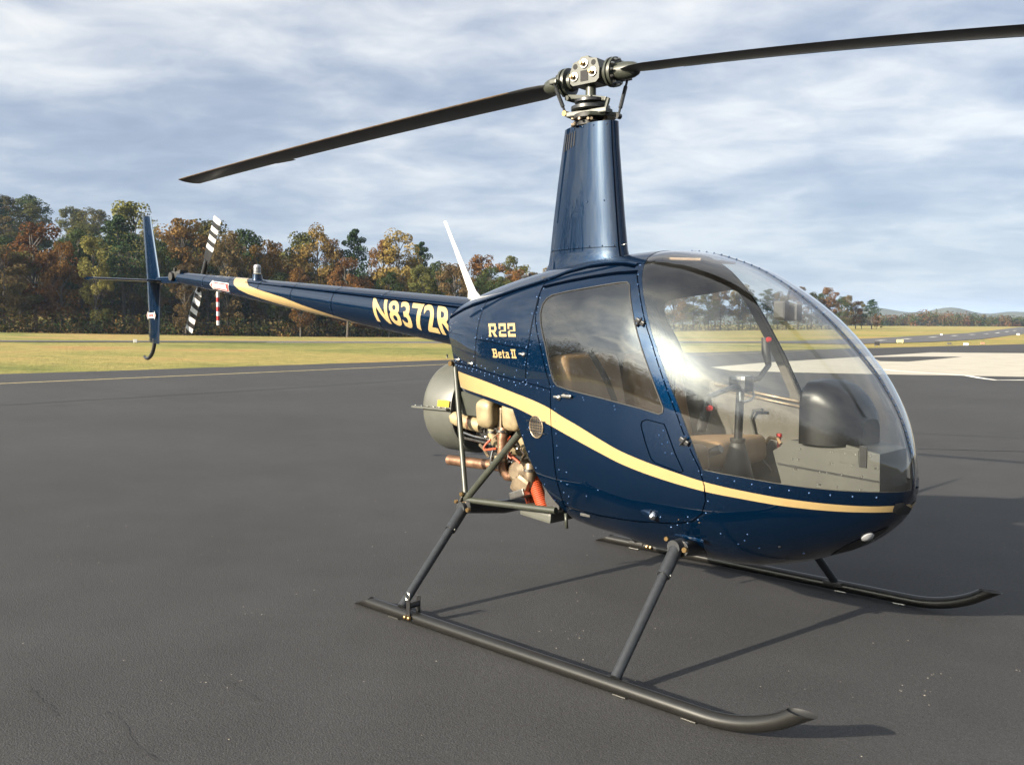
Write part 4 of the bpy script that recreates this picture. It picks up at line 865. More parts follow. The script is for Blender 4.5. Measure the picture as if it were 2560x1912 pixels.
mb = MB(); mb.lathe((-.10, -.42, .655), (0, 1, 0), [(0, .03), (.02, .055), (.10, .06), (.3, .06)], 20); mb.box((-.07, -.36, .60), (.10, .12, .10), Matrix.Rotation(R(25), 3, 'Y'), .02); mb.build('collector', 'tan_steel', eng)
mb = MB(); mb.box((-.075, -.38, .555), (.10, .10, .035), Matrix.Rotation(R(-20), 3, 'Y'), .006); mb.build('heat_shield', 'steel', eng)
mb = MB(); L0, L1 = Vector((-.752, -.25, .634)), Vector((-.30, -.24, .640)); mb.tube([L0, L1], .0275, 22, False); mb.tube([L0, L1], .025, 22, False); mb.build('exhaust_pipe', 'rust', eng)
for pts in ([(-.28, -.40, .80), (-.33, -.42, .755), (-.30, -.42, .748), (-.21, -.43, .765)], [(-.15, -.42, .77), (-.11, -.43, .79), (-.075, -.44, .815)], [(-.16, -.42, .765), (-.10, -.43, .735), (-.05, -.43, .71)]):
    mb = MB(); mb.tube(arc(pts[0], pts[1], pts[2], 5)+[Vector(pts[-1])] if len(pts) == 4 else [Vector(p) for p in pts], .0055, 8); mb.build('ignition_lead', 'orange', eng)
for (t0, t1, r) in (((-.122, -.30, .59), (-.078, -.30, .485), .034), ((-.03, -.36, .63), (.035, -.35, .49), .034)):
    t0, t1 = Vector(t0), Vector(t1); pts = []; rr = []
    for k in range(33): pts.append(t0.lerp(t1, k/32)); rr.append(r*(1.0 if k % 2 else .92))
    mb = MB(); mb.tube(pts, rr, 16); mb.build('ribbed_hose', 'orange', eng)
rs = random.Random(8)
for i in range(9):
    p = Vector((rs.uniform(-.38, -.02), -.30, rs.uniform(.80, .87))); q = Vector((rs.uniform(-.30, 0), rs.uniform(-.40, -.32), rs.uniform(.60, .74))); m_ = p.lerp(q, .5)+Vector((rs.uniform(-.06, .06), -.06, rs.uniform(-.03, .03)))
    mb = MB(); mb.tube(arc(p, m_, q, 8), rs.uniform(.0035, .006), 6); mb.build('engine_cable', rs.choice(('blackmatte', 'black', 'orange', 'steel', 'blackmatte')), eng)
for i, (x_, y_, z_, r_) in enumerate(((-.20, -.40, .845, .031), (-.20, -.40, .70, .031), (-.305, -.36, .83, .032), (-.09, -.37, .83, .032), (-.025, -.39, .67, .033))):
    mb = MB(); mb.lathe((x_, y_, z_), (0, 0, 1), [(0, r_), (.012, r_)], 18, 0, True); mb.build('pipe_clamp', 'tan_steel' if i % 2 else 'steel', eng)
for x_ in (-.36, -.27, -.18, -.09):
    mb = MB(); mb.lathe((x_, -.36, .858), (.15, -1, -.55), [(0, .012), (.02, .012), (.022, .007), (.05, .006)], 8); mb.build('spark_plug', 'steel', eng)
mb = MB()
for i in range(26):
    p = Vector((rs.uniform(-.36, -.04), rs.uniform(-.36, -.28), rs.uniform(.66, .86))); q = p+Vector((rs.uniform(-.06, .06), rs.uniform(-.04, .02), rs.uniform(-.07, .07))); mb.tube([p, p.lerp(q, .5)+Vector((.01, -.01, .01)), q], rs.uniform(.004, .010), 6)
mb.build('engine_plumbing', 'tan_steel', eng)['kind'] = 'stuff'
mb = MB()
for i in range(16):
    p = Vector((rs.uniform(-.36, -.04), rs.uniform(-.38, -.33), rs.uniform(.64, .86))); mb.lathe(p, (0, -1, 0), [(0, .010), (.015, .009), (.017, .005)], 6)
mb.build('engine_fittings', 'steel', eng)['kind'] = 'stuff'
# welded steel frame
J = Vector((-.415, -.44, .488)); fr = empty('engine_frame'); fr.parent = heli
for sy in (1, -1):
    for a, b, r in (((-.680, -.272, 1.165), (-.425, -.435, .51), .0145), (J, (-.010, -.475, .862), .0175), (J+Vector((0, 0, -.004)), (.180, -.43, .512), .0155)):
        a, b = Vector(a), Vector(b); a.y *= sy; b.y *= sy; mb = MB(); mb.tube([a, b], r, 14); mb.build('frame_tube', 'olive', fr)
    mb = MB(); mb.lathe((-.682, -.290*sy, 1.165), (0, -1, 0), [(0, .014), (.02, .014)], 8); mb.build('frame_bolt', 'brass', fr)
    for q_ in ((-.425, -.455*sy, .515), (-.405, -.46*sy, .470)): mb = MB(); mb.lathe(q_, (0, -1, 0), [(0, .012), (.016, .010)], 8); mb.build('frame_bolt', 'brass', fr)
mb = MB(); mb.box((.03, -.30, .470), (.20, .22, .050), Matrix.Rotation(R(5), 3, 'Y'), .014); mb.build('airbox', 'greygreen', eng)
mb = MB(); mb.box((-.445, -.452, .46), (.012, .02, .13), Matrix.Rotation(R(18), 3, 'Y'), .003); mb.build('frame_plate', 'steel', fr)

# ---- landing gear
T = .9436
def skid(s):
    root = empty('skid'); root.parent = heli; y = s*T; r = .028; n = 22; zc = r+.004
    cur = [v for v in arc((1.30, y, zc), (1.50, y, zc), (1.664, y, .151), 14)]
    pts = [(-.676, y, zc), (-.55, y, zc), (.5, y, zc), (1.22, y, zc)]+[v for v in cur if v.z < .112]+[cur[-1]]
    # tube with slanted ends
    V = [Vector(p) for p in pts]; mb = MB(); rows = []
    for i, p in enumerate(V):
        t = (V[min(i+1, len(V)-1)]-V[max(i-1, 0)]).normalized(); v = Vector((-t.z, 0, t.x)); row = []
        for k in range(n):
            a = 2*math.pi*k/n; q = p+Vector((0, 1, 0))*math.cos(a)*r+v*math.sin(a)*r
            if i == 0: q.x += (math.sin(a)+1)*.5*.15     # rear end cut on a long slope facing up
            if i == len(V)-1: q = q+t*((.150-q.z)/t.z)   # front end cut level
            row.append(q)
        rows.append(row)
    mb.grid(rows, 0, False, True); mb.add(rows[0], [tuple(range(n))], 0, False); mb.build('skid_tube', 'skid', root, True, 50)
    mb = MB(); cen = sum(rows[-1], Vector())/n; mb.add([cen-Vector((.05, 0, .03))]+rows[-1], [(0, i+1, (i+1) % n+1) for i in range(n)]); mb.build('skid_bore', 'blackmatte', root, False)
    for x0, x1 in ((-.40, -.33), (.92, .98), (1.22, 1.28)):
        mb = MB(); mb.box(((x0+x1)/2, y, .004), (x1-x0, .030, .006), None, .002); mb.build('wear_shoe', 'steel', root)
    # ground handling wheel fitting
    mb = MB(); x = -.235
    for dy in (-.030, .030): mb.box((x, y+dy, .085), (.026, .006, .085), None, .003)
    mb.tube([(x, y-.03, .09), (x, y+.03, .09)], .014, 10); mb.build('wheel_fitting', 'black', root)
    mb = MB(); [mb.lathe((x-.012+.026*k, y-.034, .038), (0, -1, 0), [(0, .010), (.012, .009), (.014, .004)], 10) for k in (0, 1)]; mb.build('fitting_bolt', 'brass', root)
    mb = MB(); mb.tube([Vector((x, y-.034, .135))+Vector((math.cos(a)*.014, 0, math.sin(a)*.018)) for a in [2*math.pi*k/14 for k in range(15)]], .003, 6, False); mb.build('fitting_ring', 'steel', root)
    return root
skid(-1); skid(1)
for s in (-1, 1):
    for xb, top in ((-.333, (-.405, .462, .448)), (.915, (.877, .474, .470))):
        st = empty('landing_strut'); st.parent = heli
        a = Vector((xb, s*(T-.012), .056)); b = Vector((top[0], s*top[1], top[2])); d = (b-a).normalized()
        mb = MB(); mb.tube([a, a.lerp(b, .80)], [.0205, .0205], 18); mb.build('strut_tube', 'strut', st)
        mb = MB(); mb.tube([a.lerp(b, .76), b+d*.005], [.0275, .0275], 18); mb.lathe(b-Vector((0, s*.030, 0)), (0, s, 0), [(0, .030), (.06, .030)], 18); mb.build('strut_sleeve', 'strut', st)
        mb = MB(); mb.box(a+Vector((0, 0, -.012)), (.10, .045, .020), None, .006); mb.build('strut_foot', 'blackmatte', st)
        mb = MB(); mb.lathe(b+Vector((.055, s*.02, 0)), (0, s, 0), [(0, .013), (.016, .011)], 8); mb.build('strut_bolt', 'brass', st)
        mb = MB(); mb.lathe(b+Vector((-.035, s*.02, .03)), (0, s, 0), [(0, .011), (.012, .009)], 8); mb.build('strut_bolt', 'brass', st)
        mb = MB(); mb.lathe(a.lerp(b, .78)+Vector((.034, s*.01, 0)), (1, 0, 0), [(0, .006), (.006, .005)], 6); mb.build('strut_pin', 'steel', st)
for x, z in ((-.385, .455), (.895, .462)):
    mb = MB(); mb.tube([(x, -.47, z), (x, -.2, z-.035), (x, .2, z-.035), (x, .47, z)], [.032, .036, .036, .032], 16); mb.build('cross_tube', 'black', heli)
mb = MB(); mb.box(surf(.90, .505, -1, .004), (.14, .01, .014), Matrix.Rotation(R(4), 3, 'Y'), .003); mb.build('strut_fairing_lip', 'blue', heli)

# ---- cabin
mb = MB(); P = []
for x in np.linspace(.06, 1.60, 26):
    z = max(.50, sec(float(x))[1]+.05) if x < 1.4 else sec(float(x))[1]+.07
    hw = max(.01, Wf(float(x), z)-.012); P.append([(float(x), hw*k, z) for k in (-1, -.5, 0, .5, 1)])
mb.grid(P); mb.build('cabin_floor', 'carpet', heli, False)
mb = MB(); mb.prism([(.05, .50), (.14, .50), (.10, 1.10), (.06, 1.25), (.045, 1.60), (.02, 1.60)], (0, 0, 0), (1, 0, 0), (0, 0, 1), (0, 1, 0), -.36, .36); mb.build('rear_bulkhead', 'carpet', heli)
mb = MB(); mb.box((.15, 0, 1.18), (.10, .80, .12), None, .03); mb.build('shoulder_shelf', 'carpet', heli)
for s in (-1, 1):
    st = empty('seat'); st.parent = heli; y = s*.262
    cushion_box((.52, y, .755), (.50, .44, .13), Matrix.Rotation(R(-6), 3, 'Y'), 'seat_cushion', st, .045)
    cushion_box((.245, y, .985), (.13, .43, .50), Matrix.Rotation(R(-13), 3, 'Y'), 'seat_back', st, .05)
    mb = MB(); mb.box((.48, s*.20, .61), (.44, .36, .20), None, .02); mb.build('seat_box', 'carpet', st)
    mb = MB(); mb.tube([(.268, y-.135, .78), (.322, y-.135, .80), (.315, y-.135, .83), (.215, y-.13, 1.225)], .004, 6); mb.tube([(.322, y+.0, .83), (.262, y+.0, 1.10)], .003, 6); mb.build('seat_piping', 'tan', st)
    mb = MB(); A_, B_ = Vector((.10, s*.40, 1.48)), Vector((.36, s*.17, .84)); n = Vector((0, 1, 0)); mb.grid([[A_.lerp(B_, k/10)+Vector((.10*math.sin(k/10*3.1), 0, 0))+Vector((.0, w_, 0)) for w_ in (-.024, .024)] for k in range(11)]); mb.build('shoulder_belt', 'belt', st, False)
# cyclic stick with teetering bar
cyc = empty('cyclic_stick'); cyc.parent = heli
mb = MB(); mb.lathe((.872, 0, .60), Z, [(0, .085), (.10, .075), (.20, .048), (.255, .030), (.262, .034), (.275, .034)], 20); mb.build('stick_boot', 'blackmatte', cyc)
mb = MB(); mb.tube([(.874, 0, .85), (.882, 0, 1.11)], .0185, 16); mb.build('stick_column', 'black', cyc)
mb = MB(); mb.box((.885, 0, 1.118), (.085, .085, .075), None, .018); mb.build('pivot_housing', 'black', cyc)
mb = MB(); mb.tube([(.90, -.30, 1.075), (.89, -.12, 1.10), (.885, .0, 1.115), (.88, .16, 1.135), (.86, .29, 1.19)], .0125, 12); mb.build('teeter_bar', 'black', cyc)
mb = MB(); mb.tube([(.90, -.30, 1.075), (.905, -.305, 1.04), (.885, -.315, .955), (.882, -.315, .93)], [.014, .02, .022, .018], 12); mb.build('hand_grip', 'blackmatte', cyc)
mb = MB(); mb.tube([(.86, .29, 1.19), (.84, .30, 1.25), (.835, .30, 1.32)], [.014, .021, .018], 12); mb.build('hand_grip', 'blackmatte', cyc)
mb = MB(); mb.lathe((.92, -.318, 1.03), (.6, -.6, .2), [(0, .014), (.014, .012)], 12); mb.lathe((.86, .285, 1.31), (.6, -.6, .2), [(0, .014), (.012, .010)], 12); mb.build('trigger_button', 'red', cyc)
mb = MB(); mb.tube([(.91, -.055, 1.085), (.915, -.06, 1.05), (.915, -.03, 1.04), (.915, .03, 1.045), (.915, .06, 1.06), (.91, .055, 1.09)], .0055, 8); mb.build('stick_guard', 'steel', cyc)
# instrument pod and pedestal
pod = empty('instrument_pod'); pod.parent = heli
def arch(x, hw, zt, zb, rc):
    pts = [(x, -hw, zb), (x, -hw, zt-rc-.02)]
    for k in range(9): a = math.pi/2*k/8; pts.append((x, -hw+rc*(1-math.cos(a)), zt-rc-.012*(1-k/8)+rc*math.sin(a)))
    pts += [(x, 0, zt+.006)]+[(x, -p[1], p[2]) for p in pts[::-1]]
    return pts
mb = MB(); P = [arch(1.246, .150, 1.130, .905, .065), arch(1.240, .160, 1.142, .90, .070), arch(1.252, .168, 1.150, .90, .070), arch(1.31, .170, 1.152, .90, .070), arch(1.37, .160, 1.132, .90, .075), arch(1.42, .140, 1.092, .90, .07), arch(1.455, .115, 1.045, .90, .055), arch(1.470, .085, 1.0, .90, .04)]
mb.grid(P); mb.add(P[0], [tuple(range(len(P[0])))], 1, False); mb.add(P[-1], [tuple(range(len(P[-1])))], 0, False); mb.build('pod_hood', ['pod', 'dial'], pod)
for k in range(6):
    mb = MB(); q = Vector((1.246-.0+.006*(k//3), -.09+.09*(k % 3), 1.065-.060*(k//3))); mb.lathe(q, (-1, 0, .15), [(0, .026), (.006, .026), (.006, .022)], 16); mb.build('gauge', 'dial', pod)
ped = empty('console_pedestal'); ped.parent = heli
mb = MB(); mb.prism([(1.115, .855), (1.165, .70), (1.19, .48), (1.50, .60), (1.565, .70), (1.56, .885), (1.40, .915), (1.19, .905)], (0, 0, 0), (1, 0, 0), (0, 0, 1), (0, 1, 0), -.135, .135); mb.build('console_body', 'greypanel', ped)
mb = MB(); mb.box((1.29, 0, .94), (.16, .12, .08), None, .02); mb.build('pod_neck', 'black', ped)
mb = MB(); mb.prism([(1.14, .80), (1.56, .775), (1.562, .782), (1.137, .808)], (0, 0, 0), (1, 0, 0), (0, 0, 1), (0, 1, 0), -.1375, -.1352); mb.build('console_joint', 'dark', ped)
mb = MB(); mb.box((1.44, -.1362, .865), (.075, .003, .055), None, .001); mb.build('access_cover', 'greypanel', ped)
mb = MB(); mb.box((1.497, -.137, .87), (.03, .006, .085), None, .002); mb.build('radio_bracket', 'dark', ped)
mb = MB()
for i in range(24): mb.lathe((rs.uniform(1.19, 1.55), -.1355, rs.choice((.74, .79, .83, .875))), (0, -1, 0), [(0, .004), (.003, .0025)], 6)
mb.build('console_screws', 'steel', ped)['kind'] = 'stuff'
mb = MB(); mb.lathe((1.02, .10, .86), Z, [(-.04, .008), (.02, .008), (.026, .013), (.04, .012)], 10); mb.build('mixture_knob', 'red', ped)
mb = MB(); mb.lathe((.93, -.10, .62), Z, [(0, .006), (.03, .006), (.04, .016), (.055, .012)], 10); mb.build('cabin_heat_knob', 'red', ped)
mb = MB(); mb.tube([(.98, .06, .86), (1.0, .05, .885), (1.03, .07, .88), (1.05, .06, .86)], .008, 8); mb.build('key_strap', 'tan', ped)
for s in (-1, 1):
    for k in (.12, .24):
        mb = MB(); y = s*(k+.06); mb.tube([(1.24, y, .50), (1.26, y, .62)], .007, 8); mb.box((1.26, y, .635), (.02, .07, .045), Matrix.Rotation(R(-25), 3, 'Y'), .004); mb.build('pedal', 'black', heli)
mb = MB(); mb.tube([(.45, -.02, .66), (.75, -.02, .80)], .014, 10); mb.tube([(.70, -.02, .777), (.80, -.02, .823)], .02, 10); mb.build('collective_lever', 'black', heli)
# compass and mirror below the canopy strip
mb = MB(); mb.box((1.075, -.01, 1.440), (.050, .075, .080), Matrix.Rotation(R(12), 3, 'Z'), .010); mb.tube([(1.09, 0, 1.475), (1.11, 0, 1.535)], .006, 8); mb.build('compass', 'blackmatte', heli)
mb = MB(); mb.box((1.10, .045, 1.43), (.06, .05, .07), None, .008); mb.build('compass_case', 'blackmatte', heli)
# door braces on the far side, headset hook, roof console
mb = MB(); mb.tube([(.42, .545, 1.07), (1.0, .50, 1.0)], .008, 8); mb.tube([(.45, .548, 1.045), (1.0, .505, .975)], .006, 8); mb.build('door_rail', 'tan_steel', heli)
mb = MB(); mb.tube([(.72, .50, .96), (.66, .52, .95), (.64, .53, .91), (.70, .52, .72), (.78, .50, .66)], .008, 8); mb.build('door_pull', 'greypanel', heli)
mb = MB(); mb.box((.66, 0, 1.668), (.20, .30, .012), Matrix.Rotation(R(4), 3, 'Y'), .004); mb.build('sun_visor', 'tan', heli)

# ------------------------------------------------------------------ trees
def leafmat(name, c1, c2, c3):
    m = bpy.data.materials.new(name); m.use_nodes = True; nt = m.node_tree; N, L = nt.nodes, nt.links; N.clear()
    out = N.new('ShaderNodeOutputMaterial'); tc = N.new('ShaderNodeTexCoord'); oi = N.new('ShaderNodeObjectInfo')
    no = N.new('ShaderNodeTexNoise'); no.inputs['Scale'].default_value = 0.42; no.inputs['Detail'].default_value = 6; no.inputs['Roughness'].default_value = 0.7; L.new(tc.outputs['Object'], no.inputs[0])
    rp = N.new('ShaderNodeValToRGB'); e = rp.color_ramp.elements; e[0].position = 0.32; e[0].color = (*c1, 1); e[1].position = 0.70; e[1].color = (*c3, 1); k = e.new(0.5); k.color = (*c2, 1); L.new(no.outputs[0], rp.inputs[0])
    hs = N.new('ShaderNodeHueSaturation'); L.new(rp.outputs[0], hs.inputs['Color'])
    mr = N.new('ShaderNodeMapRange'); mr.inputs[3].default_value = 0.492; mr.inputs[4].default_value = 0.525; L.new(oi.outputs['Random'], mr.inputs[0]); L.new(mr.outputs[0], hs.inputs['Hue'])
    ml = N.new('ShaderNodeMath'); ml.operation = 'MULTIPLY'; ml.inputs[1].default_value = 7.13; L.new(oi.outputs['Random'], ml.inputs[0]); fr_ = N.new('ShaderNodeMath'); fr_.operation = 'FRACT'; L.new(ml.outputs[0], fr_.inputs[0])
    mv = N.new('ShaderNodeMapRange'); mv.inputs[3].default_value = 0.75; mv.inputs[4].default_value = 1.25; L.new(fr_.outputs[0], mv.inputs[0]); L.new(mv.outputs[0], hs.inputs['Value'])
    df = N.new('ShaderNodeBsdfDiffuse'); tl = N.new('ShaderNodeBsdfTranslucent'); L.new(hs.outputs[0], df.inputs[0]); L.new(hs.outputs[0], tl.inputs[0])
    mx = N.new('ShaderNodeMixShader'); mx.inputs[0].default_value = 0.25; L.new(df.outputs[0], mx.inputs[1]); L.new(tl.outputs[0], mx.inputs[2]); L.new(mx.outputs[0], out.inputs[0]); return m
LEAF = dict(rust=((0.060,0.032,0.014),(0.116,0.059,0.022),(0.185,0.099,0.037)), gold=((0.085,0.059,0.020),(0.153,0.096,0.033),(0.227,0.145,0.053)), tan=((0.054,0.039,0.020),(0.094,0.063,0.031),(0.139,0.094,0.048)),
 olive=((0.043,0.046,0.016),(0.080,0.076,0.026),(0.135,0.110,0.039)), green=((0.023,0.036,0.014),(0.041,0.056,0.021),(0.074,0.083,0.033)), pine=((0.018,0.034,0.016),(0.033,0.052,0.024),(0.061,0.082,0.039)), yellow=((0.078,0.075,0.025),(0.131,0.115,0.037),(0.185,0.153,0.053)), bare=((0.099,0.080,0.056),(0.128,0.107,0.075),(0.156,0.134,0.100)))
for k, v in LEAF.items(): MT['leaf_'+k] = leafmat('leaves_'+k, *v)
MT['bark'] = pmat('grey_bark', (.055, .047, .038), .9, 0, 0, .4, 3, .5, 12)
def leaf_quads(mb, c, rad, n, size, rg, flat=1.0):
    for _ in range(n):
        while True:
            d = Vector((rg.uniform(-1, 1), rg.uniform(-1, 1), rg.uniform(-1, 1)))
            if 0.05 < d.length < 1: break
        d = d.normalized()*(d.length**.45)
        p = c+Vector((d.x*rad, d.y*rad, d.z*rad*flat)); nrm = (d+Vector((rg.gauss(0, .6), rg.gauss(0, .6), rg.gauss(0, .6)+.35))).normalized()
        u, v = frame(nrm); a = rg.uniform(0, 6.28); s = size*rg.uniform(.55, 1.35)
        e1 = (u*math.cos(a)+v*math.sin(a))*s; e2 = (v*math.cos(a)-u*math.sin(a))*s*rg.uniform(.5, .9)
        mb.add([p-e1*.5, p+e2*.45-e1*.05, p+e1*.5, p-e2*.45+e1*.05], [(0, 1, 2, 3)], 0, False)
def make_tree(kind, seed, H=16.0):
    rg = random.Random(seed); tm = MB(); cm = MB(); top = Vector((rg.uniform(-.5, .5), rg.uniform(-.5, .5), H*.93))
    path = [Vector((0, 0, -.3)), Vector((rg.uniform(-.15, .15), rg.uniform(-.15, .15), H*.3)), Vector((top.x*.5, top.y*.5, H*.62)), top]
    tm.tube(path, [H*.016, H*.012, H*.008, H*.002], 7)
    if kind == 'pine':
        nb = 19
        for i in range(nb):
            f = (i+.5)/nb; z = H*(.40+.58*f); a = i*2.4+rg.uniform(-.5, .5); ln = H*(.20*(1-f)**.7+.035)*rg.uniform(.65, 1.2)
            b = path[2].lerp(top, max(0, (z/H-.62)/.31)) if z > H*.62 else path[1].lerp(path[2], (z/H-.3)/.32); b = Vector((b.x, b.y, z)); e = b+Vector((math.cos(a)*ln, math.sin(a)*ln, ln*.18))
            tm.tube([b, e], [H*.004, H*.001], 4, False)
            for k in (.55, .95): leaf_quads(cm, b.lerp(e, k)+Vector((0, 0, .15)), ln*rg.uniform(.32, .5)+.35, 110, .36, rg, .55)
        leaf_quads(cm, top+Vector((0, 0, -.2)), H*.05, 90, .4, rg, 1.0)
    elif kind == 'bare':
        for i in range(26):
            f = rg.uniform(.35, .95); b = Vector((top.x*f, top.y*f, H*.93*f)); a = rg.uniform(0, 6.28); ln = H*.22*(1.1-f); e = b+Vector((math.cos(a)*ln, math.sin(a)*ln, ln*1.1)); tm.tube([b, b.lerp(e, .5)+Vector((0, 0, -.1)), e], [H*.004, H*.0025, H*.001], 4, False)
            leaf_quads(cm, e, 1.0, 12, .35, rg)
    else:
        W_ = H*.23; ncl = 38
        for i in range(ncl):
            f = rg.random()**.9; z = H*(.17+.79*f); prof = math.sin(min(1, (1-f)*1.10+.12)*math.pi*.66+.20); a = i*2.399+rg.uniform(-.4, .4); rr = W_*max(.18, prof)*math.sqrt(rg.uniform(.15, 1))
            c = Vector((math.cos(a)*rr, math.sin(a)*rr, z)); b = Vector((0, 0, max(H*.22, z-rr*1.0-1))); tm.tube([b, b.lerp(c, .55)+Vector((0, 0, .2)), c], [H*.0055, H*.003, H*.001], 4, False)
            leaf_quads(cm, c, H*rg.uniform(.045, .092), 175, .36, rg, .85)
        leaf_quads(cm, Vector((top.x, top.y, H*.94)), H*.06, 130, .36, rg, .9)
    return tm.mesh('trunk', 'bark', False), cm.mesh('crown', 'leaf_'+kind, False)
PROTO = {}
for i, (k, n) in enumerate((('rust', 4), ('gold', 3), ('tan', 3), ('olive', 3), ('green', 3), ('pine', 3), ('yellow', 2), ('bare', 1))): PROTO[k] = [make_tree(k, 100*i+j) for j in range(n)]
trg = random.Random(21)
TNAME = dict(rust='oak_tree', gold='oak_tree', tan='oak_tree', olive='maple_tree', green='maple_tree', pine='pine_tree', yellow='poplar_tree', bare='bare_tree')
def plant(x, y, h, kind, wf, label, group=None):
    root = empty(TNAME[kind], (x, y, height(x, y)-.05), trg.uniform(0, 6.28)); s = h/16.0; root.scale = (s*wf, s*wf, s)
    tag(root, label, 'tree', group); t, c = trg.choice(PROTO[kind]); link('trunk', t, root); link('crown', c, root); return root
FRONT = [
(-147.7,44.0,13.1,'tan',1.15,'dull brown broadleaf tree at the left border of the wood'),
(-154.0,50.5,17.6,'rust',1.35,'broad rust-orange oak, second crown from the left border'),
(-147.0,52.0,14.3,'rust',0.90,'smaller rust-brown tree right of the broad orange oak'),
(-157.3,58.8,17.4,'green',1.10,'dark green tree rising between the orange oak and the yellow sapling'),
(-143.5,55.7,15.0,'yellow',0.75,'slim yellow-green tree left of the tail fin'),
(-147.4,61.8,19.3,'pine',1.10,'tall green pine just left of the tail fin'),
(-166.7,72.6,24.0,'yellow',0.95,'tallest pale olive tree, rising behind the tail fin tip'),
(-158.6,71.1,20.7,'bare',0.80,'thin grey leafless tree right beside the tail fin tip'),
(-141.5,65.1,15.2,'green',0.85,'dark green tree between the tail fin and the tail rotor'),
(-147.0,72.0,19.7,'gold',1.15,'large gold-brown oak behind the tail rotor'),
(-150.6,78.3,20.4,'olive',1.10,'olive-gold tree right of the upper tail rotor blade'),
(-136.7,74.4,17.0,'tan',0.90,'brown tree between the tail rotor and the beacon'),
(-142.2,80.9,18.6,'green',0.95,'round-topped green tree just left of the boom beacon'),
(-136.8,82.1,16.6,'rust',0.90,'orange-brown tree just right of the boom beacon'),
(-142.5,88.2,16.8,'rust',0.80,'rusty tree, second right of the boom beacon'),
(-137.1,89.1,18.4,'olive',0.85,'narrow olive green tree left of the tall golden tree'),
(-134.0,90.2,19.4,'gold',0.85,'tall golden tree above the middle of the tail boom'),
(-135.4,95.1,17.7,'rust',0.70,'spindly rust tree right of the tall golden tree'),
(-122.9,88.5,13.4,'rust',1.05,'low wide reddish-brown tree in front of the layered pine'),
(-131.6,96.9,19.2,'pine',0.85,'layered blue-green pine above the tail boom'),
(-127.2,99.4,17.3,'rust',0.75,'russet tree above the registration letters'),
(-124.0,100.2,18.7,'gold',0.95,'tallest tan-orange tree above the registration letters'),
(-126.2,106.9,17.2,'pine',0.80,'sparse open pine left of the white antenna'),
(-120.2,106.2,13.6,'green',1.00,'low green tree behind the tip of the white antenna'),
(-120.2,110.6,12.8,'olive',1.00,'low olive tree right below the white antenna'),
(-119.3,117.4,15.3,'rust',1.10,'red-brown oak right of the white antenna'),
(-121.0,126.8,15.4,'olive',0.95,'round olive green tree left of the rotor pylon'),
(-121.7,133.1,12.4,'tan',0.90,'low brown tree showing just left of the rotor pylon'),
(-146.6,343.6,10.7,'rust',1.10,'bright orange oak beside the canopy at the right'),
(-146.9,349.9,10.8,'olive',0.80,'brownish tree between the orange oak and the right-hand pine'),
(-142.0,347.6,11.3,'pine',1.35,'dark bushy pine at the right end of the near wood'),
(-137.4,340.8,6.1,'rust',0.70,'small rusty tree under the dark pine at the right'),
(-134.3,337.8,3.4,'green',0.70,'low dark shrub-like tree ending the near wood at the right'),
]
for x, y, h, k, wf, lab in FRONT: plant(x, y, h, k, wf, lab, 'trees along the edge of the wood')
ADJ = dict(rust='rust-brown', gold='golden-brown', tan='dull brown', olive='olive', green='dark green', pine='pine green', yellow='yellowish')
def pol(az, r): return CAM.x+r*math.cos(R(az)), CAM.y+r*math.sin(R(az))
taken = [(a, b) for a, b, *_ in FRONT]
ORD = []
def scatter(n, azr, rr, hr, kinds, label, group, gap, wf=(.9, 1.25)):
    k = 0; tries = 0
    while k < n and tries < n*40:
        tries += 1; az = trg.uniform(*azr); r = trg.uniform(*rr); x, y = pol(az, r)
        if any((x-a)**2+(y-b)**2 < gap*gap for a, b in taken): continue
        taken.append((x, y)); k += 1; kind = trg.choice(kinds); ORD.append((label, kind, -az, plant(x, y, trg.uniform(*hr), kind, trg.uniform(*wf), 'x', group)))
ALLK = ['rust', 'gold', 'tan', 'olive', 'green', 'green', 'olive', 'rust', 'pine']
scatter(26, (132, 165), (156, 171), (8.5, 13.0), ['tan', 'olive', 'rust', 'green', 'tan', 'green'], '{} tree filling the front edge of the wood', 'trees filling the front edge of the wood', 4, (.9, 1.2))
scatter(44, (144.5, 164.5), (172, 200), (12.5, 16), ALLK, '{} tree in the crowded second row of the left-hand wood', 'trees in the second row of the wood', 5)
scatter(30, (131.5, 146), (176, 212), (11, 14), ALLK, '{} tree in the low second row behind the tail boom', 'trees in the second row of the wood', 5)
scatter(70, (146, 166), (205, 330), (13, 18), ['green', 'green', 'olive', 'olive', 'tan', 'rust', 'pine', 'yellow'], '{} tree crowding the wooded rise behind the wood', 'trees on the wooded rise', 5.5, (1.0, 1.4))
# wood continuing behind the cabin, seen through the glass
for i in range(30):
    az = 131-17.5*i/29; r = 225+145*(i/29)**1.1; x, y = pol(az+trg.uniform(-.3, .3), r+trg.uniform(-6, 10)); k = trg.choice(ALLK); ORD.append(('{} tree of the wood seen through the cabin glass', k, -az, plant(x, y, trg.uniform(12, 15.5), k, trg.uniform(.9, 1.3), 'x', 'trees seen through the cabin glass')))
NTH = ['leftmost', 'second', 'third', 'fourth', 'fifth', 'sixth', 'seventh', 'eighth', 'ninth', 'tenth', 'eleventh', 'twelfth', 'thirteenth', 'fourteenth', 'fifteenth', 'sixteenth', 'seventeenth', 'eighteenth', 'nineteenth', 'twentieth']+['%dth' % i for i in range(21, 60)]
cnt = {}
for lab, kind, key, o in sorted(ORD, key=lambda t: t[2]):
    i = cnt.get((lab, kind), 0); cnt[(lab, kind)] = i+1; o['label'] = (NTH[i]+(' ' if i == 0 else ' from left, ')+lab).format(ADJ[kind])
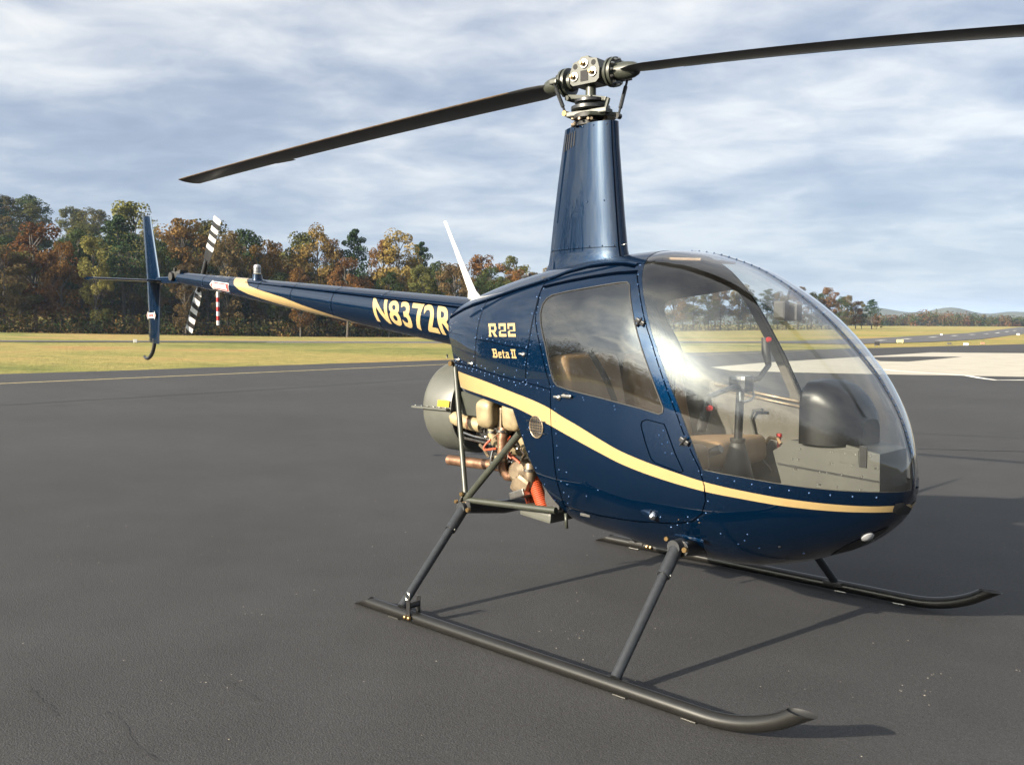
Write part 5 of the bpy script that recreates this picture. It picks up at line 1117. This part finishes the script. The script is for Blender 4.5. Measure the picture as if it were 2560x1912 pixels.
# undergrowth at the foot of the wood: uncountable
def undergrowth():
    mb = MB(); rg = random.Random(4)
    for i in range(900):
        az = 166-52*(i+rg.random())/900; f = (166-az)/52
        r = float(np.interp(az, [113, 120, 127, 133, 141, 148, 155, 166], [362, 300, 248, 205, 165, 160, 160, 155]))+(rg.uniform(-3, 3) if i % 3 else rg.uniform(12, 30)); x, y = pol(az, r); z = height(x, y); h = rg.uniform(1.5, 4.5) if i % 3 else rg.uniform(6, 10)
        leaf_quads(mb, Vector((x, y, z+h*.42)), h*.62, 44, .42, rg, .8); mb.m[-44:] = [rg.choice((0, 0, 1, 1, 2, 3))]*44
    o = mb.build('undergrowth', ['leaf_green', 'leaf_tan', 'leaf_olive', 'leaf_rust'], None, False); tag(o, 'dark tangled undergrowth along the foot of the wood', 'undergrowth', kind='stuff')
undergrowth()
# distant woods and hills at the right, and the wood across the field that the glass reflects
def far_wood(name, az0, az1, r, hfun, n, leaf, mats, label, seed):
    mb = MB(); rg = random.Random(seed)
    for i in range(n):
        az = az0+(az1-az0)*(i+rg.random())/n; rr = r+rg.uniform(-.04, .06)*r; x, y = pol(az, rr); z = height(x, y); h = hfun((az-az0)/(az1-az0))*rg.uniform(.72, 1.12)
        for lv in (.2, .45, .70): leaf_quads(mb, Vector((x, y, z+h*lv)), h*.36, 50, leaf, rg, 1.0); mb.m[-50:] = [rg.randrange(len(mats))]*50
    o = mb.build(name, mats, None, False); tag(o, label, 'wood', kind='stuff'); return o
far_wood('far_wood', 114.5, 97, 640, lambda s: 6+2*math.sin(s*9)+1.5*math.sin(s*23+1)+4*math.exp(-((s-.42)/.10)**2), 260, 1.05, ['leaf_green', 'leaf_tan', 'leaf_rust', 'leaf_olive', 'leaf_green'], 'low far wood beyond the right-hand field', 31)
far_wood('wood_across_field', 190, 345, 105, lambda s: (14+3.5*math.exp(-((s-.20)/.17)**2))+1.5*math.sin(s*17)+1.0*math.sin(s*41), 520, 1.0, ['leaf_green', 'leaf_olive', 'leaf_tan', 'leaf_green'], 'wood across the field mirrored in the door window', 33)
far_wood('unseen_stand_in_wood', 292, 352, 58, lambda s: 13+2.2*math.sin(s*11)+1.2*math.sin(s*29), 150, .7, ['leaf_green', 'leaf_olive', 'leaf_tan', 'leaf_green'], 'unseen trees added beside the apron, standing in for a hangar mirrored in the cockpit bubble', 35)  # unseen, added to darken the bubble's reflection; also stands in for the hangar
def hills():
    mb = MB(); na, nr = 150, 14; P = []
    for i in range(na+1):
        az = 140-58*i/na; row = []; s = az
        crest = 32+20*math.exp(-((az-112.2)/1.9)**2)+20*math.exp(-((az-108.3)/1.2)**2)+10*math.exp(-((az-105.4)/.9)**2)+22*math.exp(-((az-102.9)/1.2)**2)+16*math.exp(-((az-124)/5)**2)+1.3*math.sin(az*31)+.9*math.sin(az*67)
        for k in range(nr+1):
            u = k/nr; x, y = pol(az, 2250+u*900); row.append((x, y, 3+crest*math.sin(min(1, u*1.6)*math.pi/2)+.9*math.sin(az*113+u*40)))
        P.append(row)
    mb.grid(P); o = mb.build('hills', 'leaf_olive', None, True); o['kind'] = 'structure'
hills()
# airfield boards and edge lights in the grass
def board(x, y, w_, h_, mat, label, legs=True):
    z = height(x, y)-.03; az = math.atan2(CAM.y-y, CAM.x-x); root = empty('airfield_sign', (x, y, z), az+math.pi/2); tag(root, label, 'sign', 'small airfield markers in the grass')
    w_ *= .6; h_ *= .6
    mb = MB(); mb.box((0, 0, h_*.62), (w_, .12, h_*.76), None, .02); mb.build('sign_panel', mat, root)
    for sx in (-.35, .35): mb = MB(); mb.tube([(sx*w_, 0, 0), (sx*w_, 0, h_*.3)], .03, 6); mb.build('leg', 'steel', root)
board(-28.7, 79.3, .95, .62, 'yellow_pale', 'pale yellow airfield board nearest the canopy at the right')
board(-24.4, 63.7, .62, .60, 'black', 'small black airfield box in the grass nearest the canopy')
board(-21.2, 73.0, .62, .36, 'white', 'low white airfield board in the grass strip at the right')
board(-23.3, 75.6, .55, .36, 'greypanel', 'dull grey airfield box left of the low white board')
board(-22.2, 80.4, .55, .34, 'rust', 'small dark brown airfield box right of the white board')
board(-48.2, 187.8, .9, .6, 'white', 'white marker board beyond the runway at the right border')
board(-55.6, 168.8, .6, .6, 'white', 'white marker board beyond the runway nearer the canopy')
board(-61.7, 25.3, .42, .50, 'white', 'small white marker in the grass left of the tail fin')
board(-26.2, 22.9, .12, .26, 'black', 'tiny black edge light in the grass beside the cowling')
# ------------------------------------------------------------------ haze
def haze():
    mb = MB(); mb.box((CAM.x, CAM.y, 45), (11000, 11000, 100)); o = mb.build('haze', 'white'); o.data.materials.clear()
    m = bpy.data.materials.new('thin_haze'); m.use_nodes = True; nt = m.node_tree; nt.nodes.clear(); out = nt.nodes.new('ShaderNodeOutputMaterial'); pv = nt.nodes.new('ShaderNodeVolumePrincipled')
    pv.inputs['Color'].default_value = (.50, .68, 1.0, 1); pv.inputs['Density'].default_value = .00011; pv.inputs['Anisotropy'].default_value = 0.0; nt.links.new(pv.outputs[0], out.inputs['Volume'])
    o.data.materials.append(m); tag(o, 'thin blue haze filling the air over the field', 'haze', kind='stuff')
haze()
